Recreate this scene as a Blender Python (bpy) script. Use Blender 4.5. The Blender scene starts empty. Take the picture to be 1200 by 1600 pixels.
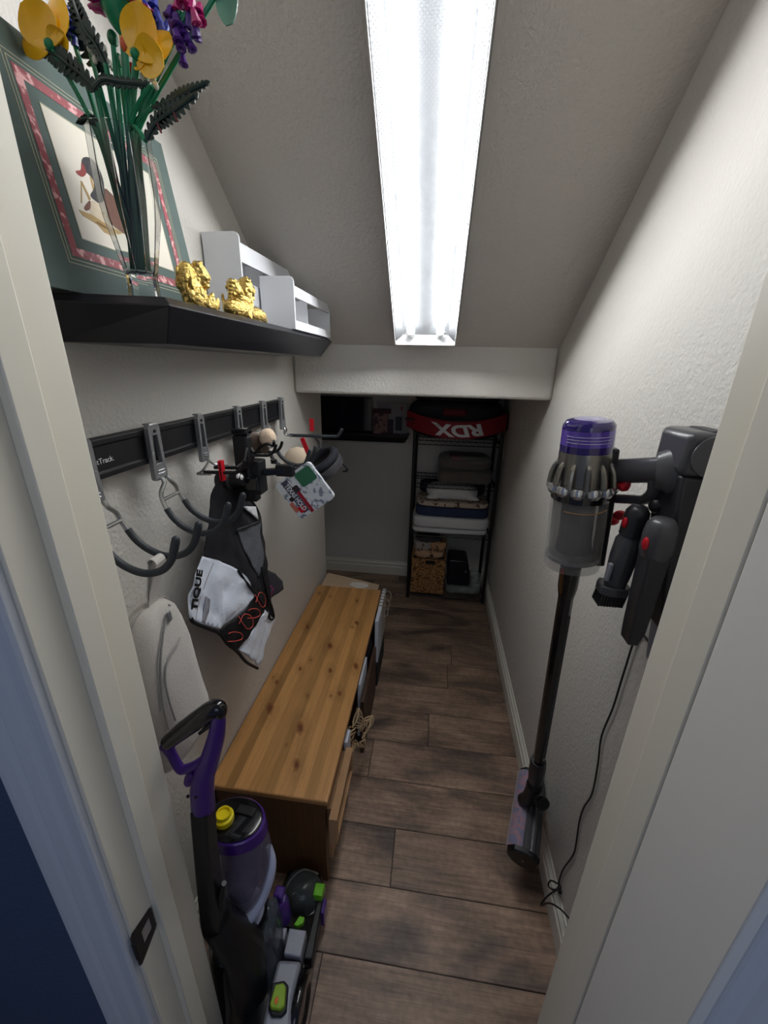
import bpy, bmesh, math, random
from mathutils import Vector, Matrix, noise
random.seed(7)
SC = bpy.context.scene
COL = SC.collection

# ---------------------------------------------------------------- camera
CAM = dict(x=0.57, y=0.0, z=1.5, yaw=0.1175, pitch=0.3517, roll=0.0223, f=626.94)
def cam_axes():
    cy, sy = math.cos(CAM['yaw']), math.sin(CAM['yaw'])
    cp, sp = math.cos(CAM['pitch']), math.sin(CAM['pitch'])
    cr, sr = math.cos(CAM['roll']), math.sin(CAM['roll'])
    f = Vector((-sy*cp, cy*cp, -sp)); r0 = Vector((cy, sy, 0)); u0 = r0.cross(f)
    return cr*r0+sr*u0, -sr*r0+cr*u0, f
RR, UU, FF = cam_axes()
CP = Vector((CAM['x'], CAM['y'], CAM['z']))
cam_d = bpy.data.cameras.new('camera'); cam = bpy.data.objects.new('camera', cam_d); COL.objects.link(cam)
m = Matrix((RR, UU, -FF)).transposed().to_4x4(); m.translation = CP
cam.matrix_world = m
cam_d.sensor_fit = 'HORIZONTAL'; cam_d.sensor_width = 27.0; cam_d.lens = CAM['f']/1200*27.0
cam_d.clip_start = 0.02; cam_d.clip_end = 50
SC.camera = cam

# ---------------------------------------------------------------- world, exposure
w = bpy.data.worlds.new('hall_daylight'); SC.world = w; w.use_nodes = True
w.node_tree.nodes['Background'].inputs[0].default_value = (0.46, 0.58, 0.9, 1)
w.node_tree.nodes['Background'].inputs[1].default_value = 0.15
# soft daylight of the room behind the camera, coming in through the doorway
sd = bpy.data.lights.new('hall_light', 'AREA'); sd.shape = 'RECTANGLE'; sd.size = 1.2; sd.size_y = 1.4
sd.energy = 5; sd.color = (0.74, 0.84, 1.0)
so = bpy.data.objects.new('hall_light', sd); COL.objects.link(so)
so.location = (0.9, -1.6, 1.9); so.rotation_euler = (math.radians(78), 0, math.radians(8))
SC.view_settings.view_transform = 'Standard'; SC.view_settings.look = 'None'
SC.view_settings.exposure = 0.08; SC.view_settings.gamma = 1.0; SC.view_settings.use_curve_mapping = False
TUBE_STRENGTH = 60.0
SC.cycles.use_denoising = True
SC.cycles.max_bounces = 10; SC.cycles.diffuse_bounces = 5; SC.cycles.glossy_bounces = 4
SC.cycles.transmission_bounces = 8; SC.cycles.transparent_max_bounces = 16
SC.cycles.sample_clamp_indirect = 6.0
SC.cycles.caustics_reflective = False; SC.cycles.caustics_refractive = False

# ---------------------------------------------------------------- picking points of the place
def ray(u, v): return RR*(u-600)/CAM['f'] - UU*(v-800)/CAM['f'] + FF
def X(u, v, x): d = ray(u, v); return CP + d*((x-CP.x)/d.x)
def Y(u, v, y): d = ray(u, v); return CP + d*((y-CP.y)/d.y)
def Z(u, v, z): d = ray(u, v); return CP + d*((z-CP.z)/d.z)
def PL(u, v, P0, n): d = ray(u, v); return CP + d*((P0-CP).dot(n)/d.dot(n))

# ---------------------------------------------------------------- materials
def lin(c):
    return tuple((x/12.92 if x <= 0.04045 else ((x+0.055)/1.055)**2.4) for x in c)
def S(r, g, b): return lin((r/255, g/255, b/255))
def mat(name, col, rough=0.5, metal=0.0, bump=None, var=None, coat=0.0, alpha=1.0, trans=0.0, spec=0.5, ior=1.45, sheen=0.0, attr=None, mix=None):
    """col linear rgb; bump=(scale,strength[,detail]); var=(scale,amount) tonal mottling; mix=(col2,scale,lo,hi) second colour in patches"""
    m = bpy.data.materials.new(name); m.use_nodes = True
    nt = m.node_tree; N = nt.nodes; L = nt.links; b = N['Principled BSDF']
    b.inputs['Base Color'].default_value = (*col, 1); b.inputs['Roughness'].default_value = rough
    b.inputs['Metallic'].default_value = metal; b.inputs['Coat Weight'].default_value = coat
    b.inputs['Alpha'].default_value = alpha; b.inputs['Transmission Weight'].default_value = trans
    b.inputs['Specular IOR Level'].default_value = spec; b.inputs['IOR'].default_value = ior
    b.inputs['Sheen Weight'].default_value = sheen
    tc = N.new('ShaderNodeTexCoord'); src = None
    if attr:
        a = N.new('ShaderNodeAttribute'); a.attribute_name = attr; src = a.outputs['Color']
    if mix:
        c2, sc, lo, hi = mix
        t = N.new('ShaderNodeTexNoise'); t.inputs['Scale'].default_value = sc; t.inputs['Detail'].default_value = 4
        L.new(tc.outputs['Object'], t.inputs['Vector'])
        r = N.new('ShaderNodeMapRange'); r.inputs[1].default_value = lo; r.inputs[2].default_value = hi
        L.new(t.outputs['Fac'], r.inputs[0])
        mx = N.new('ShaderNodeMix'); mx.data_type = 'RGBA'
        L.new(r.outputs[0], mx.inputs[0]); mx.inputs[6].default_value = (*col, 1); mx.inputs[7].default_value = (*c2, 1)
        if src: L.new(src, mx.inputs[6])
        src = mx.outputs[2]
    if var:
        t = N.new('ShaderNodeTexNoise'); t.inputs['Scale'].default_value = var[0]; t.inputs['Detail'].default_value = 5
        if len(var) > 2:
            mp = N.new('ShaderNodeMapping'); mp.inputs['Scale'].default_value = var[2]
            L.new(tc.outputs['Object'], mp.inputs[0]); L.new(mp.outputs[0], t.inputs['Vector'])
        else: L.new(tc.outputs['Object'], t.inputs['Vector'])
        r = N.new('ShaderNodeMapRange'); r.inputs[1].default_value = 0.3; r.inputs[2].default_value = 0.7
        r.inputs[3].default_value = 1-var[1]; r.inputs[4].default_value = 1+var[1]
        L.new(t.outputs['Fac'], r.inputs[0])
        mx = N.new('ShaderNodeMix'); mx.data_type = 'RGBA'; mx.blend_type = 'MULTIPLY'; mx.inputs[0].default_value = 1
        if src: L.new(src, mx.inputs[6])
        else: mx.inputs[6].default_value = (*col, 1)
        L.new(r.outputs[0], mx.inputs[7]); src = mx.outputs[2]
    if src: L.new(src, b.inputs['Base Color'])
    if bump:
        t = N.new('ShaderNodeTexNoise'); t.inputs['Scale'].default_value = bump[0]
        t.inputs['Detail'].default_value = bump[2] if len(bump) > 2 else 3
        L.new(tc.outputs['Object'], t.inputs['Vector'])
        bp = N.new('ShaderNodeBump'); bp.inputs['Strength'].default_value = bump[1]; bp.inputs['Distance'].default_value = bump[3] if len(bump) > 3 else 0.004
        L.new(t.outputs['Fac'], bp.inputs['Height']); L.new(bp.outputs[0], b.inputs['Normal'])
    return m

PAINT = S(204, 200, 193)
M = {}
def wall_mat(name, col):
    m = mat(name, col, rough=0.62, spec=0.4)
    nt = m.node_tree; N = nt.nodes; L = nt.links; b = N['Principled BSDF']
    tc = [n for n in N if n.type == 'TEX_COORD'][0]
    a = N.new('ShaderNodeTexNoise'); a.inputs['Scale'].default_value = 120; a.inputs['Detail'].default_value = 2.5
    c = N.new('ShaderNodeTexNoise'); c.inputs['Scale'].default_value = 38; c.inputs['Detail'].default_value = 3; c.inputs['Distortion'].default_value = 0.8
    for t in (a, c): L.new(tc.outputs['Object'], t.inputs['Vector'])
    ad = N.new('ShaderNodeMath'); ad.operation = 'ADD'
    mu = N.new('ShaderNodeMath'); mu.operation = 'MULTIPLY'; mu.inputs[1].default_value = 0.8
    L.new(c.outputs['Fac'], mu.inputs[0]); L.new(a.outputs['Fac'], ad.inputs[0]); L.new(mu.outputs[0], ad.inputs[1])
    bp = N.new('ShaderNodeBump'); bp.inputs['Strength'].default_value = 0.45; bp.inputs['Distance'].default_value = 0.005
    L.new(ad.outputs[0], bp.inputs['Height']); L.new(bp.outputs[0], b.inputs['Normal'])
    return m
M['wall'] = wall_mat('wall_paint', PAINT)
M['ceiling'] = wall_mat('ceiling_paint', S(192, 186, 178))
M['unlit_navy_wall'] = wall_mat('unlit_navy_wall_paint', S(66, 82, 110))  # hall side of the wall: its lack of light put into this dark blue
M['trim'] = mat('cream_trim_paint', S(226, 220, 204), rough=0.38, bump=(14, 0.08, 2))
M['casing'] = mat('white_casing_paint', S(205, 208, 214), rough=0.35, bump=(14, 0.05, 2))
M['base'] = mat('baseboard_paint', S(222, 219, 208), rough=0.35)
M['black_shelf'] = mat('black_shelf_lacquer', S(24, 24, 30), rough=0.33, bump=(60, 0.05), var=(9, 0.15))
M['rail'] = mat('black_rail_plastic', S(20, 20, 23), rough=0.42, var=(25, 0.2))
M['zinc'] = mat('grey_cast_clip', S(150, 150, 152), rough=0.38, metal=0.55)
M['wire'] = mat('satin_steel_wire', S(175, 175, 172), rough=0.3, metal=0.9)
M['rubber'] = mat('charcoal_rubber', S(48, 52, 56), rough=0.55)
M['black'] = mat('black_plastic', S(22, 22, 24), rough=0.42)
M['gloss_black'] = mat('glossy_black_plastic', S(14, 14, 17), rough=0.16, coat=0.4)
M['red'] = mat('red_plastic', S(196, 22, 38), rough=0.3)
M['white'] = mat('white_plastic', S(226, 226, 224), rough=0.35)
M['white_text'] = mat('white_print', S(225, 225, 225), rough=0.6)

# ---------------------------------------------------------------- mesh builder
class B:
    def __init__(s): s.bm = bmesh.new()
    def face(s, pts):
        vs = [s.bm.verts.new(p) for p in pts]
        return s.bm.faces.new(vs)
    def box(s, lo, hi, mtx=None):
        lo = Vector(lo); hi = Vector(hi); c = (lo+hi)/2; d = hi-lo
        r = bmesh.ops.create_cube(s.bm, size=1)
        for v in r['verts']:
            v.co = Vector((v.co.x*d.x, v.co.y*d.y, v.co.z*d.z))+c
            if mtx: v.co = mtx @ v.co
        return s
    def obox(s, c, ax, ay, az, dx, dy, dz):
        """box with centre c, unit axes and half sizes"""
        c = Vector(c); ax = Vector(ax).normalized(); ay = Vector(ay).normalized(); az = Vector(az).normalized()
        r = bmesh.ops.create_cube(s.bm, size=2)
        for v in r['verts']:
            v.co = c + ax*v.co.x*dx + ay*v.co.y*dy + az*v.co.z*dz
        return s
    def loft(s, rings, cap=True, close=True):
        R = [[s.bm.verts.new(p) for p in r] for r in rings]; n = len(R[0])
        for a, b in zip(R, R[1:]):
            for i in range(n if close else n-1):
                j = (i+1) % n
                try: s.bm.faces.new((a[i], a[j], b[j], b[i]))
                except ValueError: pass
        if cap and close:
            s.bm.faces.new(list(reversed(R[0]))); s.bm.faces.new(R[-1])
        return s
    def prism(s, poly, ext):
        """poly: list of 3d points; ext: extrusion vector"""
        ext = Vector(ext); a = [Vector(p) for p in poly]; b = [p+ext for p in a]
        return s.loft([a, b])
    def tube(s, pts, r, seg=10, flat=None, closed=False, smooth=0, phase=0.0):
        P = [Vector(p) for p in pts]; rs = list(r) if isinstance(r, (list, tuple)) else [r]*len(P)
        if smooth: P, rs = catmull(P, rs, smooth, closed)
        n = len(P); rings = []; prev = None
        for i in range(n):
            if closed: t = (P[(i+1) % n]-P[i-1])
            else: t = (P[min(i+1, n-1)]-P[max(i-1, 0)])
            if t.length < 1e-9: t = Vector((0, 0, 1))
            t.normalize()
            if prev is None:
                ref = Vector((0, 0, 1)) if abs(t.z) < 0.9 else Vector((0, 1, 0))
                u = t.cross(ref).normalized()
            else:
                u = (prev-t*prev.dot(t))
                u = u.normalized() if u.length > 1e-6 else t.orthogonal().normalized()
            prev = u; v = t.cross(u)
            if flat:  # flatten: flat=(direction, factor)
                fd = Vector(flat[0]).normalized()
                ring = []
                for k in range(seg):
                    o = u*math.cos(phase+2*math.pi*k/seg)*rs[i]+v*math.sin(phase+2*math.pi*k/seg)*rs[i]
                    o = o - fd*o.dot(fd)*(1-flat[1]); ring.append(P[i]+o)
            else:
                ring = [P[i]+u*math.cos(phase+2*math.pi*k/seg)*rs[i]+v*math.sin(phase+2*math.pi*k/seg)*rs[i] for k in range(seg)]
            rings.append(ring)
        if closed:
            rings.append(rings[0]); 
            R = [[s.bm.verts.new(p) for p in rr] for rr in rings[:-1]]; R.append(R[0])
            for a, b in zip(R, R[1:]):
                for i in range(seg):
                    j = (i+1) % seg
                    s.bm.faces.new((a[i], a[j], b[j], b[i]))
            return s
        return s.loft(rings)
    def lathe(s, prof, c, axis=(0, 0, 1), seg=32, sx=1.0, sy=1.0, cap=True):
        """prof: [(radius, distance along axis)]"""
        a = Vector(axis).normalized()
        u = Vector((1, 0, 0)); u = (u-a*u.dot(a)).normalized() if abs(a.x) < 0.95 else Vector((0, 1, 0)); v = a.cross(u)
        c = Vector(c)
        rings = [[c+a*h+u*math.cos(2*math.pi*k/seg)*max(r, 1e-5)*sx+v*math.sin(2*math.pi*k/seg)*max(r, 1e-5)*sy for k in range(seg)] for r, h in prof]
        return s.loft(rings, cap=cap)
    def ball(s, c, r, mtx=None, seg=20, rings=12):
        c = Vector(c); r = (r, r, r) if not isinstance(r, (tuple, list)) else r
        q = bmesh.ops.create_uvsphere(s.bm, u_segments=seg, v_segments=rings, radius=1)
        for v in q['verts']:
            p = Vector((v.co.x*r[0], v.co.y*r[1], v.co.z*r[2]))
            if mtx: p = mtx @ p
            v.co = c+p
        return s
    def soft(s, lo, hi, e=0.35, n=10, amp=0.0, fr=6.0, seed=0, sag=0.0):
        """rounded soft block (folded cloth, bag, pillow)"""
        lo = Vector(lo); hi = Vector(hi); c = (lo+hi)/2; h = (hi-lo)/2
        cache = {}
        def vert(k):
            if k in cache: return cache[k]
            p = Vector((k[0], k[1], k[2]))/n*2-Vector((1, 1, 1))
            q = (abs(p.x)**(2/e)+abs(p.y)**(2/e)+abs(p.z)**(2/e))**(e/2)
            p = p/max(q, 1e-6)
            q3 = Vector((p.x*h.x, p.y*h.y, p.z*h.z))
            if amp: q3 += p.normalized()*noise.noise((q3+c)*fr+Vector((seed*3.1, seed, 0)))*amp
            if sag: q3.z -= sag*(p.x**2)
            cache[k] = s.bm.verts.new(c+q3); return cache[k]
        for ax in range(3):
            for side in (0, n):
                for i in range(n):
                    for j in range(n):
                        def K(a, b):
                            k = [0, 0, 0]; k[ax] = side; k[(ax+1) % 3] = a; k[(ax+2) % 3] = b; return tuple(k)
                        s.bm.faces.new([vert(K(i, j)), vert(K(i+1, j)), vert(K(i+1, j+1)), vert(K(i, j+1))])
        return s
ORG = {}
def catmull(P, rs, k, closed=False):
    n = len(P); out = []; ro = []
    rng = n if closed else n-1
    for i in range(rng):
        if closed: p0, p1, p2, p3 = P[(i-1) % n], P[i], P[(i+1) % n], P[(i+2) % n]; r1, r2 = rs[i], rs[(i+1) % n]
        else: p0, p1, p2, p3 = P[max(i-1, 0)], P[i], P[i+1], P[min(i+2, n-1)]; r1, r2 = rs[i], rs[i+1]
        for j in range(k):
            t = j/k
            out.append(0.5*((2*p1)+(p2-p0)*t+(2*p0-5*p1+4*p2-p3)*t*t+(3*p1-p0-3*p2+p3)*t**3)); ro.append(r1+(r2-r1)*t)
    if not closed: out.append(P[-1]); ro.append(rs[-1])
    return out, ro
def obj(name, b, material, parent=None, bevel=0.0, smooth=35, loc=None, seg=2, subsurf=0):
    bm = b.bm
    bmesh.ops.recalc_face_normals(bm, faces=bm.faces)
    if parent is not None: o0 = ORG[parent.name]
    elif loc is not None: o0 = Vector(loc)
    else:
        xs = [v.co for v in bm.verts]
        o0 = Vector(((min(v.x for v in xs)+max(v.x for v in xs))/2, (min(v.y for v in xs)+max(v.y for v in xs))/2, min(v.z for v in xs)))
    for v in bm.verts: v.co -= o0
    me = bpy.data.meshes.new(name); bm.to_mesh(me); bm.free()
    if smooth:
        for p in me.polygons: p.use_smooth = True
        me.set_sharp_from_angle(angle=math.radians(smooth))
    o = bpy.data.objects.new(name, me); COL.objects.link(o)
    me.materials.append(material)
    if parent is not None: o.parent = parent
    else: o.location = o0
    ORG[o.name] = o0.copy()
    if bevel:
        md = o.modifiers.new('bevel', 'BEVEL'); md.width = bevel; md.segments = seg; md.limit_method = 'ANGLE'; md.angle_limit = math.radians(40)
        md.harden_normals = False
    if subsurf:
        md = o.modifiers.new('subsurf', 'SUBSURF'); md.levels = subsurf; md.render_levels = subsurf
    return o
def tag(o, label, cat=None, group=None):
    o['label'] = label
    if cat: o['category'] = cat
    if group: o['group'] = group
    return o
def thing(name, label, cat, loc, group=None):
    o = bpy.data.objects.new(name, None); COL.objects.link(o); o.location = loc; o.empty_display_size = 0.02
    ORG[o.name] = Vector(loc)
    return tag(o, label, cat, group)
def struct(name, b, material, **k):
    o = obj(name, b, material, **k); o['kind'] = 'structure'; return o
def copy_tree(src, loc, label, group=None, skip=()):
    c = src.copy(); COL.objects.link(c); c.location = loc; ORG[c.name] = Vector(loc); c['label'] = label
    if group: c['group'] = group
    for ch in list(src.children):
        if ch.name.split('.')[0] in skip: continue
        d = ch.copy(); COL.objects.link(d); d.parent = c; ORG[d.name] = Vector(loc)
        for g in list(ch.children):
            e = g.copy(); COL.objects.link(e); e.parent = d; ORG[e.name] = Vector(loc)
    return c
def text_mesh(name, body, size, origin, xdir, ydir, material, parent, extrude=0.0006, shear=0.0, bold=0.0, sx=1.0):
    """flat lettering whose reading direction is xdir and whose up is ydir, centred on origin"""
    cu = bpy.data.curves.new('lettering', 'FONT'); cu.body = body; cu.size = size; cu.extrude = extrude
    cu.align_x = 'CENTER'; cu.align_y = 'CENTER'; cu.shear = shear; cu.offset = bold
    to = bpy.data.objects.new('lettering', cu); COL.objects.link(to)
    dg = bpy.context.evaluated_depsgraph_get(); dg.update()
    me = bpy.data.meshes.new_from_object(to.evaluated_get(dg)); me.name = name
    bpy.data.objects.remove(to); bpy.data.curves.remove(cu)
    xd = Vector(xdir).normalized(); yd = Vector(ydir).normalized(); zd = xd.cross(yd).normalized()
    o0 = ORG[parent.name]
    for v in me.vertices:
        v.co = Vector(origin)-o0+xd*v.co.x*sx+yd*v.co.y+zd*v.co.z
    me.materials.clear(); me.materials.append(material)
    o = bpy.data.objects.new(name, me); COL.objects.link(o); o.parent = parent; ORG[o.name] = o0.copy()
    return o

# ================================================================ SETTING
W = 1.0056; YH = 1.6358; ZB = 1.3856; ZT = 1.5689; SL = 0.7461; YB = 2.707; YC = 2.03
# --- floor: planks laid across the closet, one mesh, tone with the fall of light in it, grain per plank
def make_floor():
    bm = bmesh.new(); cl = bm.loops.layers.float_color.new('plank')
    pitch = 0.168; y0 = 0.757-8*pitch
    seams = {5: 0.9, 6: 0.36, 7: 1.25, 8: 0.525, 9: 1.3, 10: 0.40, 11: 0.63, 12: 0.30, 13: 0.72}
    lit_tone = {5: 1.05, 6: 1.08, 7: 1.42, 8: 1.12, 9: 1.02, 10: 1.02, 11: 0.85, 12: 0.85, 13: 0.8}  # near rows lightened, far ones darkened: the fall of light put into colour
    rnd = random.Random(3)
    for r in range(20):
        ya = y0+r*pitch; yb = ya+pitch; s = seams.get(r, rnd.uniform(0, 1.1))
        cuts = [-1.4, s-1.1, s, 1.35] if s-1.1 > -1.4 else [-1.4, s, 1.35]
        if s > 0.95: cuts = [-1.4, s, 1.35]
        for a, b in zip(cuts, cuts[1:]):
            g = 0.0009
            x0, x1, yy0, yy1 = a+g, b-g, ya+g, yb-g
            bv = 0.0012
            vs = [bm.verts.new(p) for p in [(x0, yy0, -0.002), (x1, yy0, -0.002), (x1, yy1, -0.002), (x0, yy1, -0.002),
                                            (x0+bv, yy0+bv, 0), (x1-bv, yy0+bv, 0), (x1-bv, yy1-bv, 0), (x0+bv, yy1-bv, 0)]]
            t = lit_tone.get(r, 0.8)+rnd.uniform(-0.1, 0.12)
            fs = [bm.faces.new([vs[4], vs[5], vs[6], vs[7]])]
            for i in range(4):
                j = (i+1) % 4; fs.append(bm.faces.new([vs[i], vs[j], vs[4+j], vs[4+i]]))
            c = (t, rnd.random(), rnd.random(), 1)
            for f in fs:
                for l in f.loops: l[cl] = c
    ya, yb = y0, y0+20*pitch
    f = bm.faces.new([bm.verts.new(p) for p in [(-1.4, ya, -0.003), (1.35, ya, -0.003), (1.35, yb, -0.003), (-1.4, yb, -0.003)]])
    for l in f.loops: l[cl] = (0.1, 0, 0, 1)
    m = bpy.data.materials.new('brown_wood_plank'); m.use_nodes = True; nt = m.node_tree; N = nt.nodes; L = nt.links; b = N['Principled BSDF']
    a = N.new('ShaderNodeAttribute'); a.attribute_name = 'plank'
    tc = N.new('ShaderNodeTexCoord'); sep = N.new('ShaderNodeSeparateColor'); L.new(a.outputs['Color'], sep.inputs[0])
    off = N.new('ShaderNodeCombineXYZ'); 
    mu = N.new('ShaderNodeMath'); mu.operation = 'MULTIPLY'; mu.inputs[1].default_value = 9; L.new(sep.outputs[1], mu.inputs[0])
    mu2 = N.new('ShaderNodeMath'); mu2.operation = 'MULTIPLY'; mu2.inputs[1].default_value = 7; L.new(sep.outputs[2], mu2.inputs[0])
    L.new(mu.outputs[0], off.inputs[0]); L.new(mu2.outputs[0], off.inputs[2])
    ad = N.new('ShaderNodeVectorMath'); ad.operation = 'ADD'; L.new(tc.outputs['Object'], ad.inputs[0]); L.new(off.outputs[0], ad.inputs[1])
    def tex(scale, sx, sy, detail, dist=0.0):
        mp = N.new('ShaderNodeMapping'); mp.inputs['Scale'].default_value = (sx, sy, 1); L.new(ad.outputs[0], mp.inputs[0])
        t = N.new('ShaderNodeTexNoise'); t.inputs['Scale'].default_value = scale; t.inputs['Detail'].default_value = detail; t.inputs['Distortion'].default_value = dist
        L.new(mp.outputs[0], t.inputs['Vector']); return t.outputs['Fac']
    grain = tex(30, 0.12, 2.2, 8, 1.2); blot = tex(4.5, 0.6, 1.5, 4, 0.8); fine = tex(160, 0.08, 1.6, 3); rough = tex(60, 1, 1, 4)
    cr = N.new('ShaderNodeValToRGB'); L.new(blot, cr.inputs[0]); e = cr.color_ramp.elements
    e[0].position = 0.32; e[0].color = (*S(94, 80, 72), 1); e[1].position = 0.72; e[1].color = (*S(176, 148, 126), 1)
    x = e.new(0.5); x.color = (*S(146, 121, 103), 1)
    def mul(src, fac_src, lo, hi, a0=0.3, a1=0.7):
        r = N.new('ShaderNodeMapRange'); r.inputs[1].default_value = a0; r.inputs[2].default_value = a1; r.inputs[3].default_value = lo; r.inputs[4].default_value = hi
        L.new(fac_src, r.inputs[0]); mx = N.new('ShaderNodeMix'); mx.data_type = 'RGBA'; mx.blend_type = 'MULTIPLY'; mx.inputs[0].default_value = 1
        L.new(src, mx.inputs[6]); L.new(r.outputs[0], mx.inputs[7]); return mx.outputs[2]
    c = mul(cr.outputs[0], grain, 0.70, 1.20); c = mul(c, fine, 0.84, 1.14); c = mul(c, rough, 0.84, 1.14)
    mx = N.new('ShaderNodeMix'); mx.data_type = 'RGBA'; mx.blend_type = 'MULTIPLY'; mx.inputs[0].default_value = 1
    L.new(c, mx.inputs[6]); L.new(sep.outputs[0], mx.inputs[7])
    # dark knots and cracks
    mp = N.new('ShaderNodeMapping'); mp.inputs['Scale'].default_value = (2.2, 5.0, 1); L.new(ad.outputs[0], mp.inputs[0])
    vo = N.new('ShaderNodeTexVoronoi'); vo.inputs['Scale'].default_value = 1.0; vo.inputs['Randomness'].default_value = 1.0; L.new(mp.outputs[0], vo.inputs['Vector'])
    c = mul(mx.outputs[2], vo.outputs['Distance'], 0.45, 1.0, 0.02, 0.16)
    L.new(c, b.inputs['Base Color']); b.inputs['Roughness'].default_value = 0.48; b.inputs['Specular IOR Level'].default_value = 0.4
    bp = N.new('ShaderNodeBump'); bp.inputs['Strength'].default_value = 0.25; bp.inputs['Distance'].default_value = 0.002; L.new(grain, bp.inputs['Height']); L.new(bp.outputs[0], b.inputs['Normal'])
    me = bpy.data.meshes.new('floor'); bm.to_mesh(me); bm.free(); me.materials.append(m)
    o = bpy.data.objects.new('floor', me); COL.objects.link(o); o['kind'] = 'structure'
make_floor()
struct('wall_left', B().box((-0.12, 0.42, 0), (0, YC, 2.7)), M['wall'], bevel=0.008, smooth=0)
struct('wall_right', B().box((W, 0.30, 0), (W+0.12, YB+0.1, 2.7)), M['wall'], smooth=0)
struct('wall_back', B().box((-1.0, YB, 0), (W, YB+0.1, 1.6)), M['wall'], smooth=0)
struct('wall_alcove_left', B().box((-1.1, YC-0.1, 0), (-1.0, YB+0.1, 1.6)), M['wall'], smooth=0)
struct('wall_alcove_front', B().box((-1.0, YC-0.1, 0), (-0.12, YC, 1.6)), M['wall'], smooth=0)
struct('wall_header', B().box((0.0, YH, ZB), (W, YH+0.12, ZT+0.10)), M['wall'], bevel=0.012, seg=4)
struct('ceiling_low', B().box((-1.0, YH+0.05, ZB+0.012), (W, YB, ZB+0.10)), M['ceiling'], smooth=0)
def slope_pt(x, y, n=0.0): return Vector((x, y, ZT-SL*(y-YH)))-Vector((0, 0.598, 0.8015))*n
b = B().prism([slope_pt(-0.0, YH+0.05), slope_pt(-0.0, 0.10), slope_pt(0, 0.10, -0.1), slope_pt(0, YH+0.05, -0.1)], (W, 0, 0))
struct('ceiling', b, M['ceiling'], smooth=0)
# --- front wall with the doorway
struct('wall_front', B().box((-1.0, 0.31, 0), (0.149, 0.42, 2.6)).box((0.854, 0.31, 0), (W, 0.42, 2.6)).box((0.149, 0.31, 2.06), (0.854, 0.42, 2.6)), M['wall'], smooth=0)
struct('wall_hall', B().box((-1.4, 0.298, 0), (0.149, 0.31, 2.6)).box((0.854, 0.298, 0), (1.6, 0.31, 2.6)).box((0.149, 0.298, 2.06), (0.854, 0.31, 2.6)), M['unlit_navy_wall'], smooth=0)
struct('trim_jamb_left', B().box((0.149, 0.2975, 0), (0.169, 0.4225, 2.06)), M['trim'], bevel=0.0018)
struct('trim_jamb_right', B().box((0.834, 0.217, 0), (0.854, 0.4165, 2.06)), M['trim'], bevel=0.0018)
struct('trim_hinge_side', B().box((0.8225, 0.2075, 0), (0.8338, 0.3205, 2.05)), mat('warm_white_door_edge', S(232, 228, 220), rough=0.4), bevel=0.0015)
struct('trim_stop_left', B().box((0.1685, 0.338, 0), (0.181, 0.371, 2.05)), M['trim'], bevel=0.002)
struct('trim_stop_right', B().box((0.822, 0.322, 0), (0.8345, 0.362, 2.05)), M['trim'], bevel=0.002)
def casing_poly(xa, s):  # colonial profile, xa inner edge, s=-1 goes left
    pr = [(0.0, 0.0), (0.0, 0.010), (0.004, 0.013), (0.012, 0.013), (0.017, 0.010), (0.024, 0.010), (0.030, 0.014), (0.044, 0.016), (0.050, 0.013), (0.056, 0.017), (0.070, 0.019), (0.078, 0.019), (0.082, 0.015), (0.082, 0.0)]
    return [(xa+s*a, bb) for a, bb in pr]
b = B().prism([(x, 0.298-d, 0.0) for x, d in casing_poly(0.165, -1)], (0, 0, 2.1)); struct('trim_casing_left', b, M['casing'], smooth=0, bevel=0.002)
b = B().prism([(x, 0.2165-d*0.7, 0.0) for x, d in casing_poly(0.8342, 1)], (0, 0, 2.1)); b.box((0.856, 0.2165, 0), (0.92, 0.298, 2.1)); struct('trim_casing_right', b, M['casing'], smooth=0, bevel=0.002)
def base_prof(h=0.1095, t=0.015):
    return [(0, 0), (t, 0), (t, h*0.60), (t*0.72, h*0.66), (t*0.72, h*0.72), (t*0.86, h*0.76), (t*0.86, h*0.82), (t*0.35, h*0.92), (t*0.30, h), (0, h)]
struct('baseboard_right', B().prism([(W-d, 0.42, z) for d, z in base_prof()], (0, YB-0.42, 0)), M['base'], smooth=0, bevel=0.0012)
struct('baseboard_back', B().prism([(-0.98, YB-d, z) for d, z in base_prof()], (W+0.965, 0, 0)), M['base'], smooth=0, bevel=0.0012)
struct('baseboard_left', B().prism([(d, 0.43, z) for d, z in base_prof()], (0, YC-0.43, 0)), M['base'], smooth=0, bevel=0.0012)
struct('baseboard_alcove', B().prism([(-0.98, YC+d, z) for d, z in base_prof()], (0.98, 0, 0)), M['base'], smooth=0)

# --- strike plate on the left jamb
t = thing('strike_plate', 'small black metal strike plate on the left door jamb', 'strike plate', (0.169, 0.315, 0.65))
b = B()
o_ = [(0.2935, 0.618), (0.2935, 0.690), (0.298, 0.694), (0.333, 0.683), (0.336, 0.680), (0.336, 0.632), (0.333, 0.628), (0.298, 0.614)]
def ring_prism(b, outer, inner, x, d):
    for q in range(len(outer)):
        r = (q+1) % len(outer)
        pts = [outer[q], outer[r], inner[r], inner[q]]
        b.prism([(x, p[0], p[1]) for p in pts], (d, 0, 0))
i_ = [(0.3105, 0.640), (0.3105, 0.668), (0.312, 0.670), (0.327, 0.671), (0.329, 0.669), (0.329, 0.642), (0.327, 0.640), (0.312, 0.638)]
ring_prism(b, o_, i_, 0.1692, 0.0018)
obj('plate', b, M['black'], t, smooth=0)
obj('curved_lip', B().tube([(0.170, 0.296, 0.636), (0.170, 0.296, 0.672)], 0.0035, 10), M['black'], t)
obj('latch_recess', B().box((0.1690, 0.3105, 0.640), (0.1696, 0.329, 0.668)), mat('bare_wood_recess', S(165, 155, 150), rough=0.8), t, smooth=0)

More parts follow.
